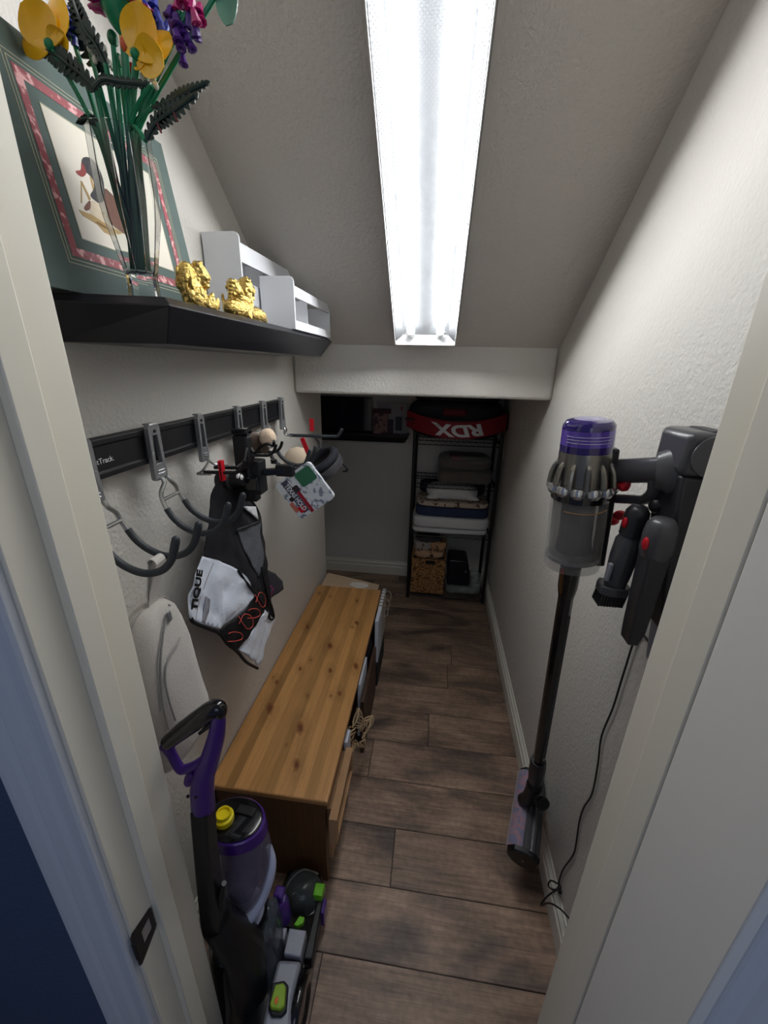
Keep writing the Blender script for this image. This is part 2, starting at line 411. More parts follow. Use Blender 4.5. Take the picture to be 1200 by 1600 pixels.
# ================================================================ CEILING LIGHT
def make_light():
    ax = Vector((0, -1, SL)).normalized(); n = Vector((0, -0.598, -0.8015)); xc = 0.5205
    P0 = slope_pt(0, 1.57); Ln = 1.24
    def P(x, s, h): return Vector((xc+x, 0, 0))+Vector((0, P0.y, P0.z))+ax*s+n*h
    t = thing('ceiling_light', 'long two tube fluorescent fixture with prismatic lens on the sloped ceiling', 'light', P(0, 0.6, 0))
    # housing
    b = B().loft([[P(-0.105, s, 0.0), P(0.105, s, 0.0), P(0.085, s, 0.022), P(-0.085, s, 0.022)] for s in (0.004, Ln-0.004)])
    obj('housing', b, mat('dimmed_housing_grey', (0.05, 0.052, 0.055), rough=0.6), t, smooth=0)  # housing colour darkened so the gap between the tubes looks dim
    for sx in (-1, 1):
        obj('added_reflector', B().loft([[P(sx*0.082, s, 0.0225), P(sx*0.104, s, 0.050), P(sx*0.102, s, 0.052), P(sx*0.080, s, 0.0245)] for s in (0.006, Ln-0.006)]), mat('added_reflector_grey', (0.075, 0.078, 0.08), rough=0.6), t, smooth=0)  # reflector strips added inside the fixture to lighten the lens edges
    em = bpy.data.materials.new('fluorescent_tube_glow'); em.use_nodes = True; N = em.node_tree.nodes; N.clear()
    e = N.new('ShaderNodeEmission'); e.inputs[0].default_value = (0.965, 0.985, 1.0, 1); e.inputs[1].default_value = TUBE_STRENGTH
    o = N.new('ShaderNodeOutputMaterial'); em.node_tree.links.new(e.outputs[0], o.inputs[0])
    for sx in (-1, 1):
        tb = B().tube([P(sx*0.050, 0.04, 0.040), P(sx*0.050, Ln-0.04, 0.040)], 0.0125, 12)
        tu = obj('tube', tb, em, t)
        obj('tube_cap', B().tube([P(sx*0.050, 0.018, 0.040), P(sx*0.050, 0.04, 0.040)], 0.013, 12), M['wire'], tu)
        obj('tube_cap', B().tube([P(sx*0.050, Ln-0.04, 0.040), P(sx*0.050, Ln-0.018, 0.040)], 0.013, 12), M['wire'], tu)
    # lens
    m = bpy.data.materials.new('prismatic_acrylic'); m.use_nodes = True; nt = m.node_tree; N = nt.nodes; L = nt.links; N.clear()
    out = N.new('ShaderNodeOutputMaterial'); uv = N.new('ShaderNodeAttribute'); uv.attribute_name = 'UVMap'
    mp = N.new('ShaderNodeMapping'); mp.inputs['Rotation'].default_value = (0, 0, math.radians(45)); mp.inputs['Scale'].default_value = (165, 165, 1)
    L.new(uv.outputs['Vector'], mp.inputs[0]); sep = N.new('ShaderNodeSeparateXYZ'); L.new(mp.outputs[0], sep.inputs[0])
    def wave(src):
        s = N.new('ShaderNodeMath'); s.operation = 'MULTIPLY'; s.inputs[1].default_value = math.pi; L.new(src, s.inputs[0])
        q = N.new('ShaderNodeMath'); q.operation = 'SINE'; L.new(s.outputs[0], q.inputs[0])
        a = N.new('ShaderNodeMath'); a.operation = 'ABSOLUTE'; L.new(q.outputs[0], a.inputs[0]); return a.outputs[0]
    mu = N.new('ShaderNodeMath'); mu.operation = 'MULTIPLY'; L.new(wave(sep.outputs[0]), mu.inputs[0]); L.new(wave(sep.outputs[1]), mu.inputs[1])
    r = N.new('ShaderNodeMapRange'); r.inputs[1].default_value = 0.05; r.inputs[2].default_value = 0.8; r.inputs[3].default_value = 0.70; r.inputs[4].default_value = 0.05
    L.new(mu.outputs[0], r.inputs[0])
    tr = N.new('ShaderNodeBsdfTransparent'); tl = N.new('ShaderNodeBsdfTranslucent'); tl.inputs[0].default_value = (0.075, 0.078, 0.08, 1)
    df = N.new('ShaderNodeBsdfDiffuse'); df.inputs[0].default_value = (0.35, 0.36, 0.37, 1)
    m1 = N.new('ShaderNodeMixShader'); m1.inputs[0].default_value = 0.3; L.new(tl.outputs[0], m1.inputs[1]); L.new(df.outputs[0], m1.inputs[2])
    m2 = N.new('ShaderNodeMixShader'); L.new(r.outputs[0], m2.inputs[0]); L.new(tr.outputs[0], m2.inputs[1]); L.new(m1.outputs[0], m2.inputs[2])
    L.new(m2.outputs[0], out.inputs[0])
    bm = bmesh.new(); uvl = bm.loops.layers.uv.new('UVMap')
    sec = [(-0.112, 0.0), (-0.112, 0.010), (-0.1045, 0.060), (-0.099, 0.064), (0.099, 0.064), (0.1045, 0.060), (0.112, 0.010), (0.112, 0.0)]
    acc = [0]
    for a, c in zip(sec, sec[1:]): acc.append(acc[-1]+math.hypot(c[0]-a[0], c[1]-a[1]))
    ring = {s: [bm.verts.new(P(x, s, h)) for x, h in sec] for s in (0.0, Ln)}
    for i in range(len(sec)-1):
        f = bm.faces.new([ring[0.0][i], ring[0.0][i+1], ring[Ln][i+1], ring[Ln][i]])
        f.material_index = 1 if i in (0, 1, 5, 6) else 0
        for l, q in zip(f.loops, [(acc[i], 0), (acc[i+1], 0), (acc[i+1], Ln), (acc[i], Ln)]): l[uvl].uv = q
    bb = B(); bb.bm.free(); bb.bm = bm
    ln = obj('lens', bb, m, t, smooth=20)
    sm = bpy.data.materials.new('ribbed_acrylic_side'); sm.use_nodes = True; N = sm.node_tree.nodes; L = sm.node_tree.links; N.clear()
    q1 = N.new('ShaderNodeBsdfTranslucent'); q1.inputs[0].default_value = (0.16, 0.165, 0.17, 1); q2 = N.new('ShaderNodeBsdfDiffuse'); q2.inputs[0].default_value = (0.5, 0.5, 0.5, 1)
    q3 = N.new('ShaderNodeMixShader'); q3.inputs[0].default_value = 0.4; q4 = N.new('ShaderNodeOutputMaterial')
    L.new(q1.outputs[0], q3.inputs[1]); L.new(q2.outputs[0], q3.inputs[2]); L.new(q3.outputs[0], q4.inputs[0]); ln.data.materials.append(sm)
    for s_ in (-0.002, Ln-0.002): obj('end_cap', B().prism([P(x, s_, h) for x, h in sec], ax*0.004), M['white'], ln, smooth=0)
    rim = B()
    for sx in (-1, 1): rim.tube([P(sx*0.1045, 0, 0.0605), P(sx*0.1045, Ln, 0.0605)], 0.0014, 6)
    rim.tube([P(-0.1045, 0, 0.0615), P(0.1045, 0, 0.0615)], 0.0018, 6)
    obj('lens_edge', rim, M['white'], ln)
make_light()
# ================================================================ FLOATING SHELF AND WHAT STANDS ON IT
ZS = 1.584
b = B()
top = [(0.0, 0.535), (0.1924, 0.5845), (0.1924, 1.505), (0.0, 1.505)]
bot = [(0.0, 0.585), (0.168, 0.603), (0.163, 1.465), (0.0, 1.465)]
mid = [(0.0, 0.535), (0.1935, 0.5835), (0.1935, 1.507), (0.0, 1.507)]
tin = [(0.0, 0.545), (0.180, 0.594), (0.180, 1.494), (0.0, 1.494)]
b.loft([[Vector((x, y, 1.522)) for x, y in bot], [Vector((x, y, ZS-0.012)) for x, y in mid], [Vector((x, y, ZS)) for x, y in tin]])
tag(obj('floating_shelf', b, M['black_shelf'], bevel=0.0015, smooth=0), 'long black floating shelf high on the left wall above the hook rail', 'shelf')

# matted duck print leaning on the wall
def make_print():
    P0 = Vector((0.072, 0.7, ZS)); up = Vector((-0.14, 0, 1)).normalized(); n = Vector((1, 0, 0.14)).normalized()
    def st(u, v): q = PL(u, v, P0, n)-P0; return (q.y, q.dot(up))
    def T(s, h, d): return P0+Vector((0, s, 0))+up*h+n*d
    t = thing('duck_print', 'matted green framed duck print leaning on the wall at the back of the high shelf', 'picture', P0)
    r_b = st(303, 440)[0]; r_t = st(258, 232); ch = st(240, 219)
    hh = ch[1]; s0 = -0.235
    green = mat('green_mat_board', S(80, 95, 91), rough=0.75, var=(30, 0.05))
    outer = [(s0, 0.0), (r_b, 0.0), (r_b-0.004, r_t[1]), (r_b-0.036, hh), (s0, hh)]
    obj('mat_board', B().prism([T(s, h, 0) for s, h in outer], n*0.003), green, t, smooth=0, bevel=0.0006)
    a = st(110, 408); c = st(285, 446); d = st(240, 252); e = st(20, 108)
    x0 = (a[0]+e[0])/2; x1 = (c[0]+d[0])/2; y0 = (a[1]+c[1])/2; y1 = (d[1]+e[1])/2
    def frame(x0, x1, y0, y1, wd, mt, name, par, dep, th):
        o = [(x0, y0), (x1, y0), (x1, y1), (x0, y1)]; i = [(x0+wd, y0+wd), (x1-wd, y0+wd), (x1-wd, y1-wd), (x0+wd, y1-wd)]
        b = B()
        for q in range(4):
            r = (q+1) % 4; b.prism([T(*o[q], dep), T(*o[r], dep), T(*i[r], dep), T(*i[q], dep)], n*th)
        return obj(name, b, mt, par, smooth=0)
    gold = mat('thin_gold_line', S(172, 168, 140), rough=0.5)
    pink = mat('pink_marbled_strip', S(150, 74, 80), rough=0.6, mix=(S(226, 170, 170), 90, 0.52, 0.62))
    frame(x0-0.010, x1+0.010, y0-0.010, y1+0.010, 0.0010, gold, 'outer_line', t, 0.0031, 0.0003)
    frame(x0-0.005, x1+0.005, y0-0.005, y1+0.005, 0.0010, gold, 'inner_line', t, 0.0031, 0.0003)
    frame(x0, x1, y0, y1, 0.0115, pink, 'marbled_border', t, 0.0031, 0.0004)
    frame(x0+0.026, x1-0.026, y0+0.026, y1-0.026, 0.0012, gold, 'bevel_cut', t, 0.0031, 0.0006)
    g = 0.0272
    pr = obj('print_sheet', B().prism([T(x0+g, y0+g, 0.0031), T(x1-g, y0+g, 0.0031), T(x1-g, y1-g, 0.0031), T(x0+g, y1-g, 0.0031)], n*0.0002), mat('cream_print_paper', S(224, 216, 202), rough=0.8), t, smooth=0)
    def shape(px, name, mt, lift):
        pts = [Vector((*st(u, v), 0)) for u, v in px]; pts = [(p.x, p.y) for p in (catmull(pts, [1]*len(pts), 4, True)[0] if 'reed' != name else pts)]
        obj(name, B().prism([T(s, h, 0.0034) for s, h in pts], n*(0.0001+lift)), mt, pr, smooth=0)
    brown = mat('duck_brown_ink', S(112, 74, 62), rough=0.8, var=(200, 0.2)); grey = mat('duck_slate_ink', S(58, 56, 60), rough=0.8, var=(160, 0.3))
    pale = mat('duck_breast_ink', S(205, 190, 165), rough=0.8, var=(120, 0.08)); reed = mat('reed_ink', S(176, 146, 98), rough=0.8)
    duckred = mat('duck_bill_ink', S(140, 62, 58), rough=0.8)
    shape([(138, 315), (152, 318), (160, 320), (168, 340), (174, 372), (150, 352), (138, 335)], 'duck_breast', pale, 0.0)
    shape([(160, 296), (175, 308), (196, 330), (215, 372), (200, 372), (170, 350), (163, 330)], 'duck_back', brown, 0.0001)
    shape([(127, 247), (138, 248), (150, 262), (158, 282), (160, 300), (160, 312), (153, 318), (145, 314), (138, 306), (143, 296), (143, 284), (136, 274), (129, 268), (124, 256)], 'duck_head', grey, 0.0002)
    shape([(115, 268), (123, 266), (124, 255), (129, 262), (131, 272), (126, 277), (119, 274)], 'duck_bill', duckred, 0.0003)
    shape([(128, 325), (137, 314), (138, 326), (132, 330)], 'reed_tuft', brown, 0.0001)
    for i, q in enumerate([[(119, 328), (140, 336), (165, 352), (190, 366), (182, 368), (150, 352), (126, 338)],
              [(122, 283), (125, 284), (139, 312), (136, 314)], [(123, 318), (125, 318), (125, 284), (123, 284)], [(137, 277), (140, 278), (146, 300), (143, 302)],
              [(146, 348), (150, 346), (176, 364), (180, 372), (160, 364)]]):
        shape(q, 'reed', reed, 0.00012)
make_print()

# glass vase
GL = mat('clear_glass', (0.97, 0.99, 0.985), rough=0.0, trans=1.0, ior=1.45)
VC = Vector((0.131, 0.622, ZS))
pr = [(0.0, 0.0), (0.0205, 0.0), (0.0215, 0.002), (0.0205, 0.028), (0.022, 0.035), (0.027, 0.060), (0.0345, 0.095), (0.038, 0.120), (0.0385, 0.150), (0.0378, 0.196), (0.0370, 0.1975), (0.0362, 0.196), (0.0368, 0.150), (0.0362, 0.120), (0.0328, 0.095), (0.0252, 0.060), (0.020, 0.038), (0.016, 0.033), (0.0, 0.032)]
tag(obj('vase', B().lathe(pr, VC, seg=10, cap=False), GL, bevel=0.001, smooth=25, loc=VC), 'tall clear faceted glass vase of flowers on the high shelf', 'vase')

STEM = mat('green_stem_plastic', S(10, 118, 78), rough=0.3)
LEAF = mat('dark_fern_plastic', S(26, 46, 42), rough=0.35)
YEL = mat('yellow_petal_plastic', S(236, 180, 20), rough=0.25, coat=0.2)
MAG = mat('magenta_petal_plastic', S(158, 24, 96), rough=0.3); BLU = mat('blue_petal_plastic', S(34, 44, 128), rough=0.3)
PUR = mat('purple_petal_plastic', S(74, 40, 122), rough=0.3); SPR = mat('cream_sprig_plastic', S(206, 202, 186), rough=0.4); GRN2 = mat('sage_leaf_plastic', S(88, 128, 112), rough=0.3)
FG = 'toy brick flowers in the glass vase'
def stem_pts(k, top, bend=0.0):
    a = k*2.4; r = 0.010
    p0 = VC+Vector((r*math.cos(a), r*math.sin(a), 0.036)); d = Vector(top)-p0
    rim = VC+Vector((0, 0, 0.195)); q = p0+d*0.5
    # pass through the rim near its middle
    h = (0.195-0.036)/max(d.z, 0.01); rr = p0+d*h
    off = Vector((rr.x-rim.x, rr.y-rim.y, 0)); 
    if off.length > 0.026: off = off.normalized()*0.026
    return [p0, p0.lerp(Vector((rim.x+off.x, rim.y+off.y, VC.z+0.19)), 0.5), Vector((rim.x+off.x, rim.y+off.y, VC.z+0.195)), Vector(top)]
def flower(k, label, head, parts):
    t = thing('toy_flower', label, 'flower', VC+Vector((0, 0, 0.036)), FG)
    s = obj('stem', B().tube(stem_pts(k, head), 0.0029, 8, smooth=6), STEM, t)
    parts(t, Vector(head)); return t
def petal(b, base, tip, wd, cup, nrm):
    """cupped oval petal from base to tip"""
    base = Vector(base); tip = Vector(tip); ax = tip-base; ln = ax.length; ax.normalize()
    nrm = Vector(nrm); nrm = (nrm-ax*nrm.dot(ax)).normalized(); sd = ax.cross(nrm)
    nu, nv = 8, 6; G = []
    for i in range(nu+1):
        a = i/nu; wv = wd*math.sin(math.pi*(0.05+0.90*a)**0.9)**0.6
        row = []
        for j in range(nv+1):
            q = j/nv*2-1
            row.append(base+ax*ln*a+sd*wv*q+nrm*(cup*(q*q*0.8*math.sin(math.pi*a)+(2*a-1)**2*0.6-0.6)))
        G.append(row)
    th = nrm*0.0012
    for lay, s in ((0, 1), (1, -1)):
        V = [[b.bm.verts.new(p+th*(lay)) for p in r] for r in G]
        if lay == 0: V0 = V
        for i in range(nu):
            for j in range(nv): b.bm.faces.new((V[i][j], V[i+1][j], V[i+1][j+1], V[i][j+1]))
    bd0 = [V0[i][0] for i in range(nu+1)]+[V0[nu][j] for j in range(1, nv+1)]+[V0[i][nv] for i in range(nu-1, -1, -1)]+[V0[0][j] for j in range(nv-1, 0, -1)]
    bd1 = [V[i][0] for i in range(nu+1)]+[V[nu][j] for j in range(1, nv+1)]+[V[i][nv] for i in range(nu-1, -1, -1)]+[V[0][j] for j in range(nv-1, 0, -1)]
    for i in range(len(bd0)):
        j = (i+1) % len(bd0); b.bm.faces.new((bd0[i], bd0[j], bd1[j], bd1[i]))
YF = 0.60
def yellow(k, label, head, tips, y=YF):
    def parts(t, h):
        for (u, v, wd, dy) in tips:
            tip = Y(u, v, y+dy); b = B(); petal(b, h, tip, wd, 0.008, (0.1, -0.8 if dy <= 0 else 0.8, -0.25)); obj('petal', b, YEL, t)
        obj('flower_centre', B().ball(h, 0.006), STEM, t)
    flower(k, label, head, parts)
yellow(0, 'yellow toy flower whose petals reach lowest, right of the pink one', Y(212, 85, YF), [(204, -6, 0.023, 0.012), (226, 8, 0.021, -0.008), (268, 56, 0.021, 0.012), (256, 94, 0.019, -0.010), (226, 98, 0.013, 0.0)])
yellow(1, 'yellow toy flower at the far left of the bouquet', Y(78, 70, YF), [(40, 0, 0.025, -0.008), (90, -8, 0.021, 0.010), (32, 68, 0.016, 0.006), (104, 58, 0.013, 0.0)])
def pink(t, h):
    for k in range(16):
        a = k*2*math.pi/16; r = 0.036
        tip = h+Vector((math.cos(a)*r, math.sin(a)*r*0.9, 0.004*math.sin(3*a)-0.004)); b = B(); petal(b, h, tip, 0.0075, 0.002, (0, 0, -1)); obj('petal', b, MAG, t)
    obj('calyx', B().lathe([(0.005, -0.030), (0.014, -0.020), (0.021, -0.008), (0.023, 0.0)], h, seg=14), STEM, t)
flower(2, 'magenta daisy like toy flower at the top of the bouquet', Y(188, 6, 0.61), pink)
def spray(matl, pts, r=0.006, cream=None):
    def parts(t, h):
        rnd = random.Random(len(pts)*7)
        for (u, v, s, y) in pts:
            p = Y(u, v, y); b = B(); s *= 1.3
            d = Vector((rnd.uniform(-.4, .4), rnd.uniform(-.4, .4), -1)).normalized()
            b.lathe([(0.001, 0), (s*0.55, s*0.5), (s*0.62, s*1.2), (s*0.95, s*2.0), (s*0.55, s*2.1), (0.001, s*1.6)], p-d*s, axis=d, seg=8)
            obj('blossom', b, matl, t)
    return parts
flower(3, 'blue toy larkspur behind the yellow flower', Y(238, 42, 0.63), spray(BLU, [(225, 6, .0062, .63), (240, 2, .006, .64), (232, 20, .006, .625), (246, 26, .006, .63), (238, 38, .006, .635), (252, 44, .0055, .625), (258, 56, .005, .63), (244, 52, .006, .64), (222, 24, .006, .64), (262, 40, .005, .64)]))
flower(4, 'purple toy lupin drooping at the right of the bouquet', Y(284, 10, 0.62), spray(PUR, [(266, 18, .0055, .62), (276, 30, .006, .615), (270, 40, .006, .62), (284, 44, .006, .62), (276, 54, .0055, .61), (292, 58, .0052, .62), (304, 44, .005, .615), (308, 52, .005, .62), (282, 68, .005, .615), (297, 68, .005, .62), (286, 92, .0048, .62), (280, 14, .006, .63), (296, 30, .006, .62)]))
flower(5, 'crimson pink toy blossom spray beside the purple lupin', Y(300, 0, 0.62), spray(MAG, [(285, -4, .006, .615), (300, 8, .006, .62), (304, 24, .0055, .61), (313, 26, .0052, .62), (312, 12, .005, .62), (278, 4, .0055, .62)]))
flower(6, 'blue toy blossom at the upper left of the bouquet', Y(105, 30, 0.62), spray(BLU, [(95, 6, .006, .62), (104, 20, .006, .615), (112, 34, .006, .62), (88, -4, .006, .62), (108, 48, .005, .62), (118, 64, .004, .62)]))
def sprig(k, label, pts, y):
    def parts(t, h):
        for i, (u, v) in enumerate(pts): 
            p = Y(u, v, y+0.004*((i % 3)-1)); obj('bud', B().ball(p, (0.0034, 0.003, 0.0042), seg=8, rings=6), SPR, t)
    flower(k, label, Y(pts[0][0], pts[0][1], y), parts)
sprig(7, 'cream budded toy sprig on the right of the green stems', [(216, 86), (218, 96), (222, 104), (224, 112), (222, 120), (232, 104), (236, 112), (240, 120), (238, 128), (244, 134), (229, 96), (226, 118)], 0.61)
sprig(8, 'cream budded toy sprig on the left of the green stems', [(140, 76), (144, 84), (152, 80), (156, 90), (160, 84), (163, 76), (168, 96), (172, 100), (176, 106), (148, 94), (190, 92), (192, 100), (194, 84)], 0.62)
def fern(k, label, pts, y, wd, m=LEAF, red=False):
    P = [Y(u, v, y) for u, v in pts]
    def parts(t, h):
        Q, R = catmull(P, [1]*len(P), 3); b = B(); b.tube(Q, [0.0022]*len(Q), 6); obj('leaf_rib', b, m, t)
        b = B(); n = len(Q)
        for i in range(1, n):
            d = (Q[min(i+1, n-1)]-Q[i-1]).normalized(); sd = d.cross(Vector((0, 1, 0))).normalized()
            wv = wd*math.sin(math.pi*(0.15+0.8*i/n))
            for sg in (-1, 1):
                tp = Q[i]+sd*sg*wv+d*wv*0.55
                b.prism([Q[i]-d*0.0055, tp-d*0.002, tp+d*0.001, Q[i]+d*0.0065], Vector((0, 0.0016, 0)))
        obj('leaflets', b, m, t, smooth=0)
        if red:
            for i in (n//3, 2*n//3):
                obj('clip_pin', B().tube([Q[i], Q[i]+Vector((0.006, -0.003, -0.012))], 0.0013, 6), mat('maroon_pin', S(96, 34, 40), rough=0.4), t)
    flower(k, label, P[0], parts)
fern(9, 'dark toy fern frond reaching lowest at the left of the bouquet', [(150, 140), (128, 118), (104, 100), (84, 84), (56, 72)], 0.60, 0.013)
fern(10, 'dark toy fern frond lying across the middle of the stems', [(236, 132), (212, 130), (186, 128), (160, 124), (146, 138)], 0.59, 0.006)
fern(11, 'upper dark toy fern frond pointing right above the vase rim', [(238, 168), (262, 160), (280, 150), (300, 140), (321, 130)], 0.61, 0.008, red=True)
fern(12, 'lower dark toy fern frond pointing right beside the vase rim', [(228, 220), (240, 196), (256, 182), (278, 168), (303, 150)], 0.60, 0.011, red=True)
fern(13, 'small dark toy fern tip poking left just above the vase rim', [(155, 198), (148, 190), (136, 186), (124, 190)], 0.61, 0.006)
fern(20, 'dark toy fern frond hanging down behind the upper left yellow flower', [(172, 120), (150, 96), (128, 62), (108, 40), (92, 22)], 0.625, 0.014)
fern(14, 'dark toy fern frond rising at the top left of the bouquet', [(165, 100), (150, 70), (132, 46), (120, 20), (112, -6)], 0.61, 0.012)
def bigleaf(t, h):
    b = B(); petal(b, Y(352, -30, 0.64), Y(359, 40, 0.62), 0.014, 0.004, (0, -1, 0)); obj('leaf_blade', b, GRN2, t)
flower(15, 'sage green toy leaf hanging at the top right of the bouquet', Y(350, -28, 0.63), bigleaf)
for k, (u, v) in enumerate([(196, 70), (176, 60), (205, 110), (186, 96)]):
    def tiny(t, h, k=k): obj('bud', B().ball(h, (0.006, 0.006, 0.008)), [mat('orange_bud_plastic', S(196, 84, 44), rough=0.3), mat('green_bud_plastic', S(20, 96, 60), rough=0.3), mat('red_bud_plastic', S(160, 30, 40), rough=0.3), STEM][k], t)
    flower(16+k, ['toy flower stem with a small orange bud', 'toy flower stem with a rounded green bud, left of centre', 'toy flower stem with a small red bud', 'short bare green toy stem at the centre of the bouquet'][k], Y(u, v, 0.605+0.01*k), tiny)

# gold busts
GOLD = mat('polished_gold', S(214, 182, 104), rough=0.2, metal=1.0, bump=(160, 0.9, 4, 0.005))
def bust(name, label, loc, heads, base):
    b = B(); loc = Vector(loc)
    for c, r in base: b.ball(loc+Vector(c), r, seg=20, rings=14)
    for c, s, d in heads:   # head centre, size, facing direction
        c = loc+Vector(c); d = Vector(d).normalized(); side = d.cross(Vector((0, 0, 1))).normalized()
        b.ball(c, (s*0.86, s*0.86, s*1.12), seg=20, rings=14)
        b.ball(c+d*s*0.85+Vector((0, 0, -0.1*s)), (s*0.20, s*0.20, s*0.30))         # nose
        b.ball(c+d*s*0.66+Vector((0, 0, 0.22*s)), (s*0.34, s*0.34, s*0.13))         # brow
        b.ball(c+d*s*0.68+Vector((0, 0, -0.55*s)), (s*0.28, s*0.28, s*0.10))        # mouth
        b.ball(c+d*s*0.60+Vector((0, 0, -0.88*s)), (s*0.30, s*0.30, s*0.24))        # chin
        for sg in (-1, 1):
            b.ball(c+d*s*0.5+side*sg*s*0.42+Vector((0, 0, -0.2*s)), s*0.30)
            for k in range(5):
                a = k/4; b.ball(c-d*s*(0.1+0.3*a)+side*sg*s*(0.75-0.1*a)+Vector((0, 0, s*(0.75-1.7*a))), (s*0.36, s*0.36, s*0.34))
        for k in range(5): b.ball(c-d*s*0.25+side*s*0.55*(k-2)/2+Vector((0, 0, s*0.86)), (s*0.35, s*0.35, s*0.3))
    rnd = random.Random(len(heads)*5)
    for c, s, d in heads:
        c = loc+Vector(c); d = Vector(d).normalized()
        for k in range(46):   # curls and locks
            q = Vector((rnd.uniform(-1, 1), rnd.uniform(-1, 1), rnd.uniform(-0.6, 1.2))).normalized()
            if q.dot(d) > 0.35: continue
            b.ball(c+Vector((q.x*0.95, q.y*0.95, q.z*1.12))*s, s*rnd.uniform(0.14, 0.26), seg=8, rings=6)
    for c, r in base:
        for k in range(16):
            a = rnd.uniform(0, 6.28); z = rnd.uniform(-0.5, 0.9); b.ball(loc+Vector(c)+Vector((math.cos(a)*r[0]*0.9, math.sin(a)*r[1]*0.9, z*r[2])), (0.0028, 0.0045, 0.009), seg=8, rings=6)
    o = obj(name, b, GOLD, loc=loc)
    md = o.modifiers.new('merge', 'REMESH'); md.mode = 'VOXEL'; md.voxel_size = 0.0012; md.use_smooth_shade = True
    return tag(o, label, 'figurine')
bust('gold_figurine', 'larger gold bust of a long haired head, next to the duck print', (0.140, 0.745, ZS), [((0.006, 0.010, 0.056), 0.0175, (0.75, 0.55, -0.05))],
     [((0.0, -0.002, 0.020), (0.020, 0.026, 0.024)), ((-0.006, -0.010, 0.044), (0.018, 0.018, 0.030)), ((0.006, 0.024, 0.012), (0.020, 0.030, 0.016))])
bust('gold_figurine', 'smaller gold bust of two curly heads, in front of the white organizer', (0.146, 0.905, ZS), [((0.006, -0.030, 0.052), 0.0165, (0.8, 0.1, -0.15)), ((0.004, 0.028, 0.062), 0.0190, (0.7, 0.6, 0.0))],
     [((0.0, -0.005, 0.018), (0.026, 0.056, 0.024)), ((0.002, 0.060, 0.014), (0.024, 0.050, 0.020)), ((0, 0.02, 0.040), (0.018, 0.026, 0.022))])

# white desk organizers
ORGW = mat('white_organizer_laminate', S(218, 219, 222), rough=0.4)
def organizer(label, y0, y1, h0, h1, x0, x1, rail):
    t = thing('desk_organizer', label, 'organizer', ((x0+x1)/2, (y0+y1)/2, ZS))
    def panel(y, h, th=0.006):
        r = 0.012; b = B(); pts = [(x0, 0), (x1, 0), (x1, h-r)]+[(x1-r+r*math.cos(a), h-r+r*math.sin(a)) for a in (math.pi/6, math.pi/3, math.pi/2)]+[(x0, h)]
        b.prism([(x, y, ZS+z) for x, z in pts], (0, th, 0)); obj('side_panel', b, ORGW, t, smooth=0, bevel=0.0008)
    panel(y0, h0); panel(y1-0.006, h1)
    for i, (z0, z1, d) in enumerate(rail):
        obj('front_rail' if i == 0 else 'front_board', B().prism([(x1-0.002, y0+0.006, ZS+z0), (x1-0.002, y1-0.006, ZS+z0+d), (x1-0.002, y1-0.006, ZS+z1+d), (x1-0.002, y0+0.006, ZS+z1)], (-0.006, 0, 0)), ORGW, t, smooth=0, bevel=0.0006)
    obj('back_panel', B().box((x0+0.002, y0+0.006, ZS), (x0+0.008, y1-0.006, ZS+min(h0, h1)-0.01)), ORGW, t, smooth=0)
    obj('base_panel', B().box((x0+0.008, y0+0.006, ZS), (x1-0.009, y1-0.006, ZS+0.006)), ORGW, t, smooth=0)
    obj('divider', B().box((x0+0.008, (y0+y1)/2+0.02, ZS+0.006), (x1-0.03, (y0+y1)/2+0.024, ZS+min(h0, h1)-0.03)), ORGW, t, smooth=0)
organizer('taller white desk organizer against the wall beside the duck print', 1.038, 1.40, 0.198, 0.205, 0.004, 0.095, [(0.138, 0.178, 0.006), (0.0, 0.098, 0.002)])
organizer('lower white desk organizer near the far end of the high shelf', 1.129, 1.500, 0.124, 0.126, 0.099, 0.190, [(0.078, 0.104, 0.0), (0.0, 0.022, 0.0)])
#@@PART3
# ================================================================ HOOK RAIL
RZ0, RZ1, RX = 1.309, 1.379, 0.030
t = thing('hook_rail', 'black track rail with hooks screwed along the left wall', 'rail', (0.0, 1.0, RZ0))
b = B(); pr = [(0.001, RZ0+0.004), (0.020, RZ0), (RX, RZ0+0.003), (RX, RZ0+0.012), (RX-0.003, RZ0+0.014), (RX-0.003, RZ1-0.014), (RX, RZ1-0.012), (RX, RZ1-0.003), (0.020, RZ1), (0.020, RZ1-0.002), (0.001, RZ1-0.004)]
b.prism([(x, 0.44, z) for x, z in pr], (0, 0.98, 0)); obj('rail_body', b, M['rail'], t, smooth=0, bevel=0.0008)
text_mesh('lettering', 'FastTrack.', 0.013, (RX-0.0026, 0.590, 1.340), (0, 1, 0), (0, 0, 1), M['white_text'], t, extrude=0.0003)

